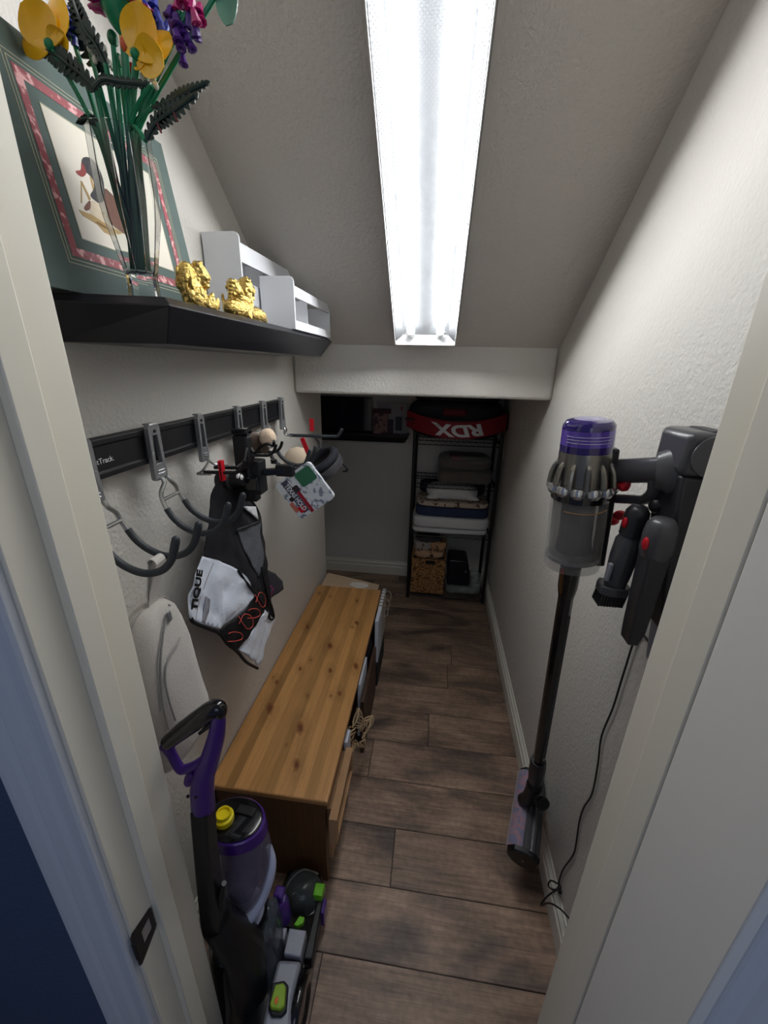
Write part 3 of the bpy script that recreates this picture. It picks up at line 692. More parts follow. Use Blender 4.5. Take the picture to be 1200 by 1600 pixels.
def clip(t, y, wdt=0.020):
    """cast clip hooked over the rail, with a slot and a screw hole"""
    x0 = RX+0.001; b = B(); zt = RZ1+0.006; zb = 1.277
    o = [(y-wdt*0.82, zt-0.008), (y-wdt*0.62, zt), (y+wdt*0.62, zt), (y+wdt*0.82, zt-0.008), (y+wdt*0.85, 1.33), (y+wdt*0.95, zb+0.004), (y+wdt*0.8, zb), (y-wdt*0.8, zb), (y-wdt*0.95, zb+0.004), (y-wdt*0.85, 1.33)]
    i = [(y-wdt*0.35, 1.362), (y-wdt*0.30, 1.364), (y+wdt*0.30, 1.364), (y+wdt*0.35, 1.362), (y+wdt*0.42, 1.335), (y+wdt*0.48, 1.312), (y+wdt*0.42, 1.310), (y-wdt*0.42, 1.310), (y-wdt*0.48, 1.312), (y-wdt*0.42, 1.335)]
    ring_prism(b, o, i, x0, 0.010)
    b.box((0.0255, y-wdt*0.5, zt-0.0015), (x0+0.008, y+wdt*0.5, zt+0.0015))
    obj('clip', b, M['zinc'], t, bevel=0.0012, smooth=0)
    obj('screw', B().lathe([(0.0, 0.0), (0.0032, 0.0), (0.0032, 0.0016), (0, 0.0020)], (x0+0.010, y, 1.372), (1, 0, 0), 12), M['black'], t)
    for dz in (0.296, 0.290): obj('clip_rib', B().tube([(x0+0.0105, y-wdt*0.5, 1.0+dz), (x0+0.0105, y+wdt*0.5, 1.0+dz)], 0.0012, 6), M['zinc'], t)
HG = 'hooks on the black wall rail'
def u_hook(y, label):
    t = thing('wall_hook', label, 'hook', (RX, y, 1.17), HG); clip(t, y)
    for s in (-1, 1):
        a = 0.024*s
        P = [(0.046, y+0.008*s, 1.283), (0.050, y+0.010*s, 1.272), (0.050, y+a*0.95, 1.258), (0.052, y+a*1.1, 1.243), (0.060, y+a*1.2, 1.222)]
        obj('wire_arm', B().tube(P, 0.0042, 10, smooth=4), M['wire'], t)
        Q = [(0.060, y+a*1.2, 1.226), (0.072, y+a*1.22, 1.206), (0.094, y+a*1.25, 1.188), (0.124, y+a*1.28, 1.179), (0.155, y+a*1.3, 1.186), (0.176, y+a*1.3, 1.206), (0.188, y+a*1.3, 1.236), (0.190, y+a*1.3, 1.243)]
        obj('rubber_prong', B().tube(Q, [0.0060, 0.0062, 0.0062, 0.0062, 0.0062, 0.0062, 0.0066, 0.0058], 12, smooth=5).ball(Q[-1], 0.0060, seg=12, rings=8), M['rubber'], t)
    obj('cross_bar', B().tube([(0.053, y-0.027, 1.243), (0.053, y+0.027, 1.243)], 0.0036, 8), M['wire'], t)
    return t
h1 = u_hook(0.548, 'large grey double prong hook nearest the doorway, holding the beige bag')
h2 = copy_tree(h1, (RX, 0.712, 1.17), 'large grey double prong hook between the beige bag and the mesh brace', HG)
h5 = copy_tree(h1, (RX, 1.235, 1.17), 'large double prong hook second from the far end, holding the printed game tin', HG)
def small_hook(y, label):
    t = thing('wall_hook', label, 'hook', (RX, y, 1.27), HG); clip(t, y, 0.016)
    obj('wire_arm', B().tube([(0.044, y, 1.283), (0.046, y, 1.276), (0.040, y-0.022, 1.258), (0.030, y-0.028, 1.252), (0.062, y-0.024, 1.252)], 0.0028, 8, smooth=3), M['wire'], t)
    obj('wire_arm', B().tube([(0.044, y+0.002, 1.280), (0.050, y+0.012, 1.268), (0.070, y+0.022, 1.262), (0.080, y+0.022, 1.262)], 0.0028, 8, smooth=3), M['wire'], t)
    for s in (-1, 1):
        Q = [(0.045, y+0.023*s, 1.256), (0.10, y+0.023*s, 1.258), (0.125, y+0.023*s, 1.260), (0.140, y+0.023*s, 1.272), (0.148, y+0.023*s, 1.290)]
        obj('rubber_prong', B().tube(Q, 0.0042, 10, smooth=4), M['black'], t)
    return t
h3 = small_hook(0.875, 'small black double prong hook holding the mesh brace by its red loop')
h4 = copy_tree(h3, (RX, 1.065, 1.27), 'small black double prong hook holding the black camera gear', HG)
t = thing('wall_hook', 'long straight black hook at the far end of the rail, with red tags', 'hook', (RX, 1.39, 1.25), HG); clip(t, 1.39, 0.019)
for s in (-1, 1): obj('wire_arm', B().tube([(0.044, 1.39+0.006*s, 1.283), (0.046, 1.39+0.010*s, 1.274), (0.044, 1.39+0.008*s, 1.262), (0.056, 1.39+0.005*s, 1.256), (0.075, 1.39+0.002*s, 1.256)], 0.0034, 8, smooth=4), M['wire'], t)
obj('rubber_prong', B().tube([(0.060, 1.39, 1.256), (0.140, 1.39, 1.257), (0.222, 1.39, 1.258), (0.238, 1.39, 1.263), (0.252, 1.39, 1.286)], 0.0058, 12, smooth=4), M['rubber'], t)

# ================================================================ HANGING THINGS
from mathutils.geometry import tessellate_polygon
def panel(name, px, xf, material, parent, th=0.003, step=0.012, smooth=60, wob=0.003, seed=0):
    """cloth panel hanging near the left wall: outline given as points, xf(y,z) its distance from the wall"""
    poly = [(p.y, p.z) for p in (X(u, v, xf0(xf)) for u, v in px)]
    ys = [p[0] for p in poly]; zs = [p[1] for p in poly]
    bm = bmesh.new()
    f = bm.faces.new([bm.verts.new((0, y, z)) for y, z in poly])
    bmesh.ops.triangulate(bm, faces=[f])
    y = min(ys)+step
    while y < max(ys):
        bmesh.ops.bisect_plane(bm, geom=bm.verts[:]+bm.edges[:]+bm.faces[:], plane_co=(0, y, 0), plane_no=(0, 1, 0)); y += step
    z = min(zs)+step
    while z < max(zs):
        bmesh.ops.bisect_plane(bm, geom=bm.verts[:]+bm.edges[:]+bm.faces[:], plane_co=(0, 0, z), plane_no=(0, 0, 1)); z += step
    bmesh.ops.dissolve_degenerate(bm, dist=0.0004, edges=bm.edges[:])
    for v in bm.verts:
        v.co.x = xf(v.co.y, v.co.z)+wob*noise.noise(Vector((seed, v.co.y*28, v.co.z*22)))*1.6
    b = B(); b.bm.free(); b.bm = bm
    o = obj(name, b, material, parent, smooth=smooth)
    md = o.modifiers.new('thickness', 'SOLIDIFY'); md.thickness = th; md.offset = 0
    return o
def xf0(xf): return getattr(xf, 'x0', 0.1)
def const(x, g=None):
    def f(y, z): return x+(g(y, z) if g else 0)
    f.x0 = x; return f

# beige zip bag on the nearest hook
FELT = mat('beige_felt', S(196, 190, 182), rough=0.9, bump=(260, 0.25), sheen=0.3, var=(9, 0.05))
PIPE = mat('grey_piping', S(150, 146, 142), rough=0.7)
t = thing('zip_bag', 'beige soft zippered bag hanging by a strap from the nearest hook', 'bag', (0.11, 0.55, 0.77))
secs = [(1.102, 0.545, 0.010, 0.012), (1.096, 0.540, 0.034, 0.020), (1.078, 0.538, 0.052, 0.026), (1.045, 0.538, 0.063, 0.031), (1.0, 0.540, 0.070, 0.034), (0.94, 0.544, 0.074, 0.036), (0.88, 0.549, 0.078, 0.038), (0.83, 0.553, 0.080, 0.039), (0.79, 0.556, 0.078, 0.036), (0.765, 0.558, 0.070, 0.026), (0.755, 0.558, 0.05, 0.012)]
def bag_ring(z, yc, hw, hd, n=28):
    out = []
    for k in range(n):
        a = 2*math.pi*k/n; p = Vector((0.100+math.copysign(abs(math.cos(a))**0.8, math.cos(a))*hd, yc+math.copysign(abs(math.sin(a))**0.7, math.sin(a))*hw, z))
        p.x += 0.004*noise.noise(Vector((a*1.5, z*14, 0))); out.append(p)
    return out
obj('bag_body', B().loft([bag_ring(*q) for q in secs]), FELT, t, smooth=60)
def on_bag(u, v, lift=0.002):
    for _ in range(1):
        best = None
        for x in [0.09+0.002*i for i in range(30)]:
            p = X(u, v, x)
            # section radius there
            for (a, b2) in zip(secs, secs[1:]):
                if b2[0] <= p.z <= a[0]:
                    f = (a[0]-p.z)/(a[0]-b2[0]); yc = a[1]+(b2[1]-a[1])*f; hw = a[2]+(b2[2]-a[2])*f; hd = a[3]+(b2[3]-a[3])*f
                    s = min(1, abs((p.y-yc)/hw))
                    sx = 0.100+hd*(max(0, 1-s**(2/0.7)))**0.4
                    if best is None or abs(sx-x) < best[0]: best = (abs(sx-x), p, sx)
    if best is None: return X(u, v, 0.12)
    p = best[1]; return Vector((best[2]+lift, p.y, p.z))
for nm, px, r in [('zipper', [(259, 958), (253, 990), (249, 1030), (250, 1070), (254, 1105), (262, 1140)], 0.0016), ('piping', [(262, 945), (278, 955), (284, 975), (278, 1000), (262, 1030), (256, 1060), (262, 1095), (272, 1125)], 0.0017), ('zipper_seam', [(256, 960), (248, 1000), (245, 1040), (247, 1080), (250, 1110)], 0.0010)]:
    obj(nm, B().tube([on_bag(u, v) for u, v in px], r, 6, smooth=4), PIPE, t)
obj('edge_piping', B().tube([Vector((0.100, q[1]+s*q[2]*1.0, q[0])) for s in (-1, 1) for q in (secs[1:8][::-1] if s < 0 else secs[1:8])], 0.0022, 8, smooth=3), PIPE, t)
zp = obj('zipper_pull', B().obox(on_bag(261, 962, 0.005), (1, 0, 0), (0, 1, 0.1), (0, -0.1, 1), 0.0015, 0.004, 0.010), M['zinc'], t, bevel=0.001)
b = B()
for s, dx in ((0, 0.000), (1, 0.014)):
    rings = []
    for z, x, y in [(1.100, 0.104, 0.546), (1.125, 0.104, 0.549), (1.155, 0.108, 0.553), (1.180, 0.112, 0.556)]:
        rings.append([Vector((x+dx*(z-1.1)/0.08, y-0.012, z)), Vector((x+dx*(z-1.1)/0.08, y+0.012, z+0.001)), Vector((x+0.0018+dx*(z-1.1)/0.08, y+0.012, z+0.001)), Vector((x+0.0018+dx*(z-1.1)/0.08, y-0.012, z))])
    b.loft(rings)
b.loft([[Vector((0.119+0.0085*math.cos(a)*k, 0.556+w_, 1.180+0.0095*math.sin(a)*k)) for k, w_ in ((1, -0.012), (1, 0.012), (0.8, 0.012), (0.8, -0.012))] for a in [math.pi*i/8 for i in range(9)]])
obj('strap', b, FELT, t, smooth=60)

# mesh back brace with white panels and red lacing
MESH = mat('black_mesh_fabric', S(20, 20, 26), rough=0.85, bump=(500, 0.5), var=(420, 0.5))
SAT = mat('white_satin_fabric', S(214, 220, 232), rough=0.38, bump=(26, 0.5, 3, 0.01), sheen=0.3)
TRIM = mat('black_fabric_trim', S(14, 14, 18), rough=0.7)
t = thing('back_brace', 'black mesh and white fabric brace with red lacing hanging on the left wall', 'brace', (0.09, 0.85, 0.7))
def fold(y, z): return 0.010*math.sin((y-0.80)*16)+0.012*math.sin(z*9)
g1 = const(0.085, fold); g2 = const(0.0885, fold); g3 = const(0.092, fold); g0 = const(0.076, fold)
mo = panel('mesh_panel', [(344, 738), (352, 750), (368, 764), (384, 772), (398, 782), (408, 800), (412, 818), (410, 845), (408, 870), (405, 885), (409, 905), (420, 930), (433, 962), (424, 970), (405, 955), (386, 928), (372, 905), (366, 892), (327, 874), (330, 845), (334, 800), (338, 765)], g1, MESH, t, wob=0.004)
panel('mesh_pocket', [(368, 826), (410, 814), (408, 848), (408, 872), (403, 890), (396, 902), (384, 880), (372, 850)], g2, mat('grey_mesh_fabric', S(84, 86, 92), rough=0.85, var=(520, 0.75)), t, wob=0.004)
panel('care_label', [(381, 791), (405, 792), (407, 812), (388, 798)], g3, mat('white_label', S(210, 212, 214), rough=0.6), t, wob=0.002)
p = panel('white_panel', [(325, 870), (346, 877), (366, 890), (373, 903), (378, 916), (388, 925), (370, 955), (342, 983), (318, 976), (301, 970), (297, 960), (302, 930), (312, 900)], g3, SAT, t, wob=0.006, seed=2)
panel('grey_flash', [(325, 932), (330, 937), (327, 956), (320, 974), (315, 972), (321, 955)], const(0.0945, fold), mat('grey_reflective', S(140, 140, 148), rough=0.5), p, wob=0.0)
panel('lacing_panel', [(388, 924), (407, 936), (402, 953), (366, 1014), (352, 1003), (341, 984), (370, 955)], g3, TRIM, t, wob=0.004)
panel('white_panel', [(406, 950), (431, 968), (424, 992), (414, 1012), (401, 1040), (388, 1030), (366, 1013)], g3, SAT, t, wob=0.006, seed=5)
def edge(px, r, mt, par, xx=0.091, nm='trim_edge'):
    pts = []
    for u, v in px:
        q = X(u, v, xx); pts.append(Vector((xx+fold(q.y, q.z), q.y, q.z)))
    return obj(nm, B().tube(pts, r, 8, smooth=4), mt, par)
edge([(300, 966), (304, 973), (325, 982), (341, 990), (352, 1006), (366, 1018), (380, 1034), (400, 1044)], 0.0042, TRIM, t, 0.0915)
edge([(366, 890), (372, 905), (386, 925), (398, 940), (412, 956), (424, 968), (431, 964), (424, 948), (412, 930), (404, 900), (404, 885)], 0.0042, TRIM, t, 0.094)
edge([(344, 738), (368, 764), (398, 782), (410, 800), (412, 818), (409, 850), (406, 885)], 0.0028, TRIM, t, 0.088)
edge([(367, 830), (388, 822), (411, 815)], 0.0024, TRIM, t, 0.092)
lace = mat('coral_red_lace', S(208, 84, 74), rough=0.6)
for k in range(4):
    c = [(396, 938), (385, 955), (374, 972), (361, 992)][k]
    def arc(sg): return [(c[0]-8, c[1]-2*sg), (c[0]-2, c[1]-9+4*sg), (c[0]+8, c[1]-6+3*sg), (c[0]+10, c[1]+5), (c[0]+2, c[1]+9), (c[0]-9, c[1]+10*sg)]
    edge(arc(1 if k % 2 else -1), 0.0011, lace, t, 0.0975, 'lace')
obj('lace_lock', B().ball(X(389, 971, 0.100), 0.006), M['black'], t)
# black side wing of the brace
wg = const(0.066, fold)
wp = panel('side_wing', [(408, 892), (414, 889), (428, 896), (438, 908), (440, 920), (434, 927), (424, 935), (412, 925)], wg, mat('charcoal_mesh_fabric', S(62, 60, 68), rough=0.85, var=(500, 0.5)), t, wob=0.002)
panel('patch_border', [(405, 911), (414, 907), (428, 920), (424, 935), (416, 940), (406, 925)], const(0.071, fold), mat('plum_border', S(130, 40, 96), rough=0.6), wp, wob=0.0)
panel('patch', [(406, 913), (413, 909), (425, 921), (422, 932), (416, 937), (407, 924)], const(0.0735, fold), mat('printed_patch', S(22, 24, 30), rough=0.6, mix=(S(70, 150, 160), 120, 0.54, 0.58)), wp, wob=0.0)
tp = X(344, 738, 0.088)
obj('hanging_loop', B().obox((0.092, 0.852, 1.262), (1, 0, 0), (0, 1, 0), (0, 0, 1), 0.0016, 0.007, 0.024).obox((0.086, 0.852, 1.262), (1, 0, 0), (0, 1, 0), (0, 0, 1), 0.0016, 0.007, 0.024), M['red'], t, bevel=0.0008)
# lettering on the brace: last letters of the word read upwards
q = X(314, 914, 0.098)
text_mesh('lettering', 'TIQUE', 0.030, (0.1015+fold(q.y, q.z), q.y-0.006, q.z-0.012), (0.05, 0.40, 0.9), (0, -0.9, 0.40), M['black'], t, extrude=0.0004, bold=0.0014, shear=0.2)
edge([(338, 880), (326, 912), (314, 945), (308, 966)], 0.0008, PIPE, t, 0.0945, 'seam')

# black camera stabiliser hanging from the small hook
t = thing('camera_stabilizer', 'black folded camera stabilizer gear hanging behind the mesh brace', 'camera gear', (0.09, 0.96, 1.2))
def blk(nm, u0, v0, u1, v1, y, d, mt=None, bev=0.003):
    a = Y(u0, v0, y); c = Y(u1, v1, y); b = B().box((min(a.x, c.x), y-d, min(a.z, c.z)), (max(a.x, c.x), y+d, max(a.z, c.z)))
    return obj(nm, b, mt or M['black'], t, bevel=bev, smooth=0)
b = B().loft([[Vector((x, y, z)) for x, y in ((0.093, 0.905), (0.132, 0.905), (0.132, 0.935), (0.093, 0.935))] for z in (1.205, 1.335)]); obj('tall_arm', b, M['black'], t, bevel=0.006, smooth=0)
obj('arm_cap', B().box((0.092, 0.904, 1.335), (0.134, 0.936, 1.350)), M['gloss_black'], t, bevel=0.005, smooth=0)
blk('bracket', 378, 705, 396, 775, 0.93, 0.012, M['black'])
blk('motor_block', 392, 718, 414, 770, 0.935, 0.022, M['black'])
blk('battery_block', 368, 742, 408, 765, 0.915, 0.018, M['gloss_black'])
blk('lower_block', 372, 752, 405, 782, 0.94, 0.015, M['black'])
obj('motor', B().lathe([(0, 0), (0.020, 0), (0.022, 0.003), (0.022, 0.028), (0.016, 0.032), (0.016, 0.060), (0, 0.060)], Y(342, 752, 0.88), (0.97, 0.1, 0.12), 28), M['black'], t)
obj('white_ring', B().lathe([(0, 0), (0.009, 0), (0.010, 0.005), (0.006, 0.010), (0, 0.014)], Y(372, 746, 0.88), (0.97, 0.1, 0.12), 18), M['white'], t)
obj('slide_arm', B().tube([Y(412, 738, 0.93), Y(450, 735, 0.955)], 0.0115, 4, flat=None, phase=math.pi/4), M['gloss_black'], t, smooth=0, bevel=0.002)
obj('slide_arm_end', B().box(Y(438, 735, 0.953)-Vector((0.010, 0.010, 0.014)), Y(452, 735, 0.953)+Vector((0.012, 0.010, 0.014))), M['black'], t, bevel=0.003, smooth=0)
obj('crank_lever', B().tube([Y(370, 729, 0.89), Y(382, 721, 0.89), Y(386, 700, 0.89)], 0.0024, 8), M['wire'], t)
obj('knob', B().lathe([(0, 0), (0.007, 0), (0.008, 0.010), (0, 0.010)], Y(428, 724, 0.94), (0, 0, 1), 14), M['black'], t)
obj('cord', B().tube([Y(392, 700, 0.925), Y(398, 708, 0.92), Y(408, 698, 0.915), Y(418, 694, 0.91), (0.19, 0.92, 1.312), Y(428, 689, 0.91)], 0.0035, 8, smooth=4), M['black'], t)

# plush toy head hanging on the second large hook's far neighbour
t = thing('plush_toy', 'small brown plush toy with a beige head, between the camera gear and rail', 'toy', (0.10, 1.10, 1.24))
c = Y(418, 683, 1.09)
FUR = mat('beige_plush', S(222, 196, 168), rough=0.95, bump=(300, 0.5), sheen=0.4); BRN = mat('brown_plush', S(92, 74, 62), rough=0.95, bump=(300, 0.5), sheen=0.4)
obj('head', B().soft(c-Vector((0.024, 0.022, 0.024)), c+Vector((0.024, 0.022, 0.024)), e=0.95, n=10, amp=0.004, fr=30), FUR, t, smooth=80)
c2 = Y(398, 690, 1.10)
obj('body', B().soft(c2-Vector((0.036, 0.022, 0.034)), c2+Vector((0.030, 0.022, 0.028)), e=0.9, n=10, amp=0.010, fr=22), BRN, t, smooth=80)
obj('foot', B().ball(Y(414, 702, 1.09), (0.012, 0.012, 0.014)), BRN, t)

# visor cap and game tin on the far large hook
NAV = mat('navy_knit', S(20, 22, 32), rough=0.85, bump=(400, 0.3)); GRYF = mat('grey_webbing', S(54, 52, 56), rough=0.8, bump=(300, 0.4))
t = thing('padded_headband', 'navy padded headband with grey rim hanging under the long straight hook', 'headband', (0.20, 1.30, 1.12))
C0 = Y(502, 724, 1.30); ax = Vector((-0.45, -0.25, 0.86)).normalized()
u_ = ax.cross(Vector((0, 1, 0))).normalized(); v_ = ax.cross(u_)
def band(rx, ry, h0, h1, th):
    rings = []
    n = 40
    for k in range(n+1):
        a = 2*math.pi*k/n
        c = u_*math.cos(a)*rx+v_*math.sin(a)*ry; o = c.normalized()
        rings.append([C0+c+ax*h0-o*th, C0+c+ax*h0+o*th*0.2, C0+c+ax*(h0+h1)/2+o*th, C0+c+ax*h1+o*th*0.2, C0+c+ax*h1-o*th, C0+c+ax*(h0+h1)/2-o*th*1.3])
    return B().loft(rings, cap=False)
obj('padded_band', band(0.060, 0.075, -0.004, 0.022, 0.011), NAV, t, smooth=80)
obj('webbing_rim', band(0.066, 0.081, -0.032, -0.004, 0.004), GRYF, t, smooth=60)
obj('strap', B().tube([C0+u_*-0.062+ax*-0.02, C0+u_*-0.074+ax*-0.05+Vector((0, 0, -0.012)), C0+u_*-0.05+ax*-0.06], 0.003, 8, smooth=4), TRIM, t)
obj('hanging_loop', B().tube([C0+v_*0.0+u_*0.05+ax*0.02, Y(500, 700, 1.33), Y(492, 682, 1.385)], 0.0042, 8, smooth=4), TRIM, t)
obj('red_tag', B().obox(Y(487, 664, 1.380), (1, 0, 0), (0, 1, 0), (0, 0, 1), 0.0075, 0.0012, 0.022), M['red'], t, bevel=0.0008)
t = thing('beige_cap', 'beige fabric cap hanging behind the game tin', 'cap', (0.13, 1.34, 1.15))
c = Y(466, 718, 1.34)
b = B().loft([[c+Vector((math.cos(a)*r, math.sin(a)*r*0.8, z)) for a in [2*math.pi*k/24 for k in range(24)]] for r, z in [(0.052, -0.038), (0.054, -0.022), (0.052, 0.0), (0.043, 0.022), (0.026, 0.038), (0.006, 0.044)]])
obj('crown', b, mat('beige_twill', S(204, 184, 160), rough=0.9, bump=(300, 0.3)), t, smooth=80)
obj('brim', B().loft([[c+Vector((math.cos(a)*r*1.05+0.020, math.sin(a)*r*0.8-0.01, z)) for a in [2*math.pi*k/24 for k in range(24)]] for r, z in [(0.058, -0.046), (0.060, -0.043), (0.050, -0.036)]]), bpy.data.materials['beige_twill'], t, smooth=80)
obj('red_tag', B().obox(Y(477, 697, 1.235), Vector((0.93, 0, 0.35)), (0, 1, 0), Vector((-0.35, 0, 0.93)), 0.0072, 0.0015, 0.027), M['red'], t, bevel=0.0008)
t = thing('game_tin', 'printed game tin with a green window, hanging tilted from the far large hook', 'game tin', (0.14, 1.17, 1.03))
YT = 1.17
A = Y(428, 757, YT); Bq = Y(482, 722, YT); Cq = Y(523, 775, YT); D = Y(471, 814, YT)
ctr = (A+Bq+Cq+D)/4; ux = ((Cq-Bq)+(D-A)).normalized(); uy = (Bq-A)+(Cq-D); uy = (uy-ux*uy.dot(ux)).normalized(); un = ux.cross(uy).normalized()
if un.y > 0: un = -un
hx = ((Cq-Bq).length+(D-A).length)/4; hy = ((Bq-A).length+(Cq-D).length)/4
def R2(cx, cy, sx, sy, r, d, th):
    pts = []
    for qx, qy, a0 in ((1, 1, 0), (-1, 1, 90), (-1, -1, 180), (1, -1, 270)):
        for k in range(5):
            a = math.radians(a0+k*22.5); pts.append(ctr+ux*(cx+qx*(sx-r)+r*math.cos(a))+uy*(cy+qy*(sy-r)+r*math.sin(a))+un*d)
    return B().prism(pts, un*th)
card = obj('tin_body', R2(0, 0, hx, hy, 0.012, -0.014, 0.014), mat('printed_tin', S(214, 218, 222), rough=0.3, mix=(S(126, 132, 150), 60, 0.52, 0.60)), t, smooth=30, bevel=0.0006)
obj('green_window', R2(-hx*0.52, hy*0.48, hx*0.36, hy*0.42, 0.008, 0.0, 0.0012), mat('green_plastic', S(52, 112, 84), rough=0.3, bump=(60, 0.4)), t, smooth=30)
obj('dark_band', R2(-hx*0.30, -hy*0.28, hx*0.16, hy*0.18, 0.006, 0.0, 0.0009), mat('dark_badge_ink', S(52, 40, 48), rough=0.4), t, smooth=30)
obj('red_stripe', R2(hx*0.32, -hy*0.26, hx*0.66, hy*0.085, 0.002, 0.0, 0.0007), mat('dark_red_ink', S(150, 30, 48), rough=0.4), t, smooth=30)
obj('red_star', R2(hx*0.60, -hy*0.62, hx*0.16, hy*0.16, 0.002, 0.0, 0.0007), M['red'], t, smooth=30)
obj('red_chip', R2(hx*0.35, -hy*0.88, hx*0.26, hy*0.10, 0.003, 0.0, 0.0007), mat('coral_ink', S(196, 110, 96), rough=0.4), t, smooth=30)
obj('dark_gem', R2(-hx*0.02, -hy*0.72, hx*0.10, hy*0.12, 0.004, 0.0, 0.0007), bpy.data.materials['dark_badge_ink'], t, smooth=30)
up = uy if un.dot(ux.cross(uy)) > 0 else -uy
obj('title_band', R2(-hx*0.04, -hy*0.52, hx*0.86, hy*0.16, 0.002, 0.0, 0.0005), mat('dark_title_band', S(70, 74, 92), rough=0.4), t, smooth=30)
text_mesh('lettering', 'TEXAS HOLD', 0.022, ctr+ux*(0.0)-uy*(hy*0.52)+un*0.0016, ux, uy, mat('silver_ink', S(216, 218, 224), rough=0.4), t, extrude=0.0003, bold=0.0006, sx=0.75)

# ================================================================ BENCH
BX0, BX1, BY0, BY1, BZ = 0.006, 0.3436, 0.7344, 1.839, 0.3782
def pine_top():
    bm = bmesh.new(); cl = bm.loops.layers.float_color.new('pine')
    rnd = random.Random(11); xs = [BX0]
    while xs[-1] < BX1-0.02: xs.append(xs[-1]+rnd.choice([0.022, 0.028, 0.036, 0.042, 0.03]))
    xs[-1] = BX1
    tones = [rnd.choice([0.78, 0.9, 1.0, 1.02, 1.1, 1.16, 0.70]) for _ in xs]
    tones[:10] = [0.98, 0.66, 1.12, 0.92, 0.80, 1.10, 0.95, 1.16, 0.84, 1.04][:len(tones)]
    kp = [(644, 178, 1), (708, 197, .8), (868, 224, 1.2), (573, 378, 1.7), (866, 355, 1.7), (838, 380, .7), (708, 492, 2.2), (592, 575, .8), (530, 627, 1.3), (708, 638, 1.5), (862, 612, 2.0), (390, 708, 1.5), (765, 775, 1.3), (712, 788, .8), (573, 788, .7), (350, 865, 2.3), (530, 980, 2.3), (508, 1200, 1.9), (450, 1080, .4), (368, 680, .6)]
    K = [(Z(330+a/3.81, 880+c/3.81, BZ), s) for a, c, s in kp]
    nx, ny = 74, 230
    V = {}
    r = 0.004
    def col(x, y):
        i = max(k for k in range(len(xs)) if xs[k] <= x+1e-6) if x > BX0 else 0
        tn = tones[min(i, len(tones)-1)]
        g = noise.noise(Vector((x*150, y*5, i*3.7)))*0.10+noise.noise(Vector((x*420, y*9, i*1.3)))*0.06
        base = Vector(S(182, 134, 82))*tn*(1+g)
        base.z *= (0.92+0.16*(tn-0.8))
        for kq, s in K:
            dx = (x-kq.x+0.25*(y-kq.y))/(0.0066*s); dy = (y-kq.y)/(0.0125*s)
            d = math.sqrt(dx*dx+dy*dy)*(1+0.25*noise.noise(Vector((x*120, y*120, s))))
            if d < 3.2:
                f = max(0, min(1, 1.25-d)); h = max(0, 1-(d-1)/2.2)*0.22
                base = base.lerp(Vector(S(96, 44, 18)), f*0.95) if f > 0 else base*(1-h)
        return (*base, 1)
    for i in range(nx+1):
        for j in range(ny+1):
            V[i, j] = bm.verts.new((BX0+(BX1-BX0)*i/nx, BY0+(BY1-BY0)*j/ny, BZ))
    for i in range(nx):
        for j in range(ny):
            f = bm.faces.new((V[i, j], V[i+1, j], V[i+1, j+1], V[i, j+1]))
            for l in f.loops:
                x = min(max(l.vert.co.x, f.calc_center_median().x-0.002), f.calc_center_median().x+0.002); l[cl] = col(x, l.vert.co.y)
    # rounded edge skirt
    bd = [V[i, 0] for i in range(nx+1)]+[V[nx, j] for j in range(1, ny+1)]+[V[i, ny] for i in range(nx-1, -1, -1)]+[V[0, j] for j in range(ny-1, 0, -1)]
    cx, cy = (BX0+BX1)/2, (BY0+BY1)/2; prev = bd
    def off(v, o, z):
        x, y = v.co.x, v.co.y
        if abs(x-BX0) < 1e-6: x -= o
        if abs(x-BX1) < 1e-6: x += o
        if abs(y-BY0) < 1e-6: y -= o
        if abs(y-BY1) < 1e-6: y += o
        return (x, y, z)
    for o, z in ((0.0022, BZ-0.0012), (0.0032, BZ-0.004), (0.0032, BZ-0.016), (0.0, BZ-0.020)):
        nv = [bm.verts.new(off(v, o, z)) for v in bd]
        for k in range(len(bd)):
            q = (k+1) % len(bd); f = bm.faces.new((prev[k], prev[q], nv[q], nv[k]))
            for l in f.loops: l[cl] = (*(Vector(S(176, 128, 78))), 1)
        prev = nv
    f = bm.faces.new(prev)
    for l in f.loops: l[cl] = (*S(176, 128, 78), 1)
    return bm
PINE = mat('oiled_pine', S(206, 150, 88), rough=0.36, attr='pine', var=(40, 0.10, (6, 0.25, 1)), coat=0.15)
PINE_SHADED = mat('shaded_pine_side', S(98, 66, 40), rough=0.45, var=(30, 0.18, (4, 4, 0.3)))  # pine darkened to carry the shade on the bench sides
t = thing('bench', 'long low pine wood bench along the left wall', 'bench', ((BX0+BX1)/2, (BY0+BY1)/2, 0.0))
bb = B(); bb.bm.free(); bb.bm = pine_top(); obj('seat_board', bb, PINE, t, smooth=50)
for y0 in (BY0+0.012, BY1-0.032): obj('side_panel', B().box((BX0+0.004, y0, 0.0), (BX1-0.010, y0+0.020, BZ-0.0205)), PINE_SHADED, t, bevel=0.002, smooth=0)
obj('back_panel', B().box((BX0+0.004, BY0+0.033, 0.02), (BX0+0.010, BY1-0.033, BZ-0.021)), PINE_SHADED, t, smooth=0)
obj('lower_shelf', B().box((BX0+0.011, BY0+0.033, 0.045), (BX1-0.016, BY1-0.033, 0.062)), PINE_SHADED, t, bevel=0.001, smooth=0)
obj('divider', B().box((BX0+0.011, 1.27, 0.063), (BX1-0.020, 1.288, BZ-0.021)), PINE_SHADED, t, bevel=0.001, smooth=0)
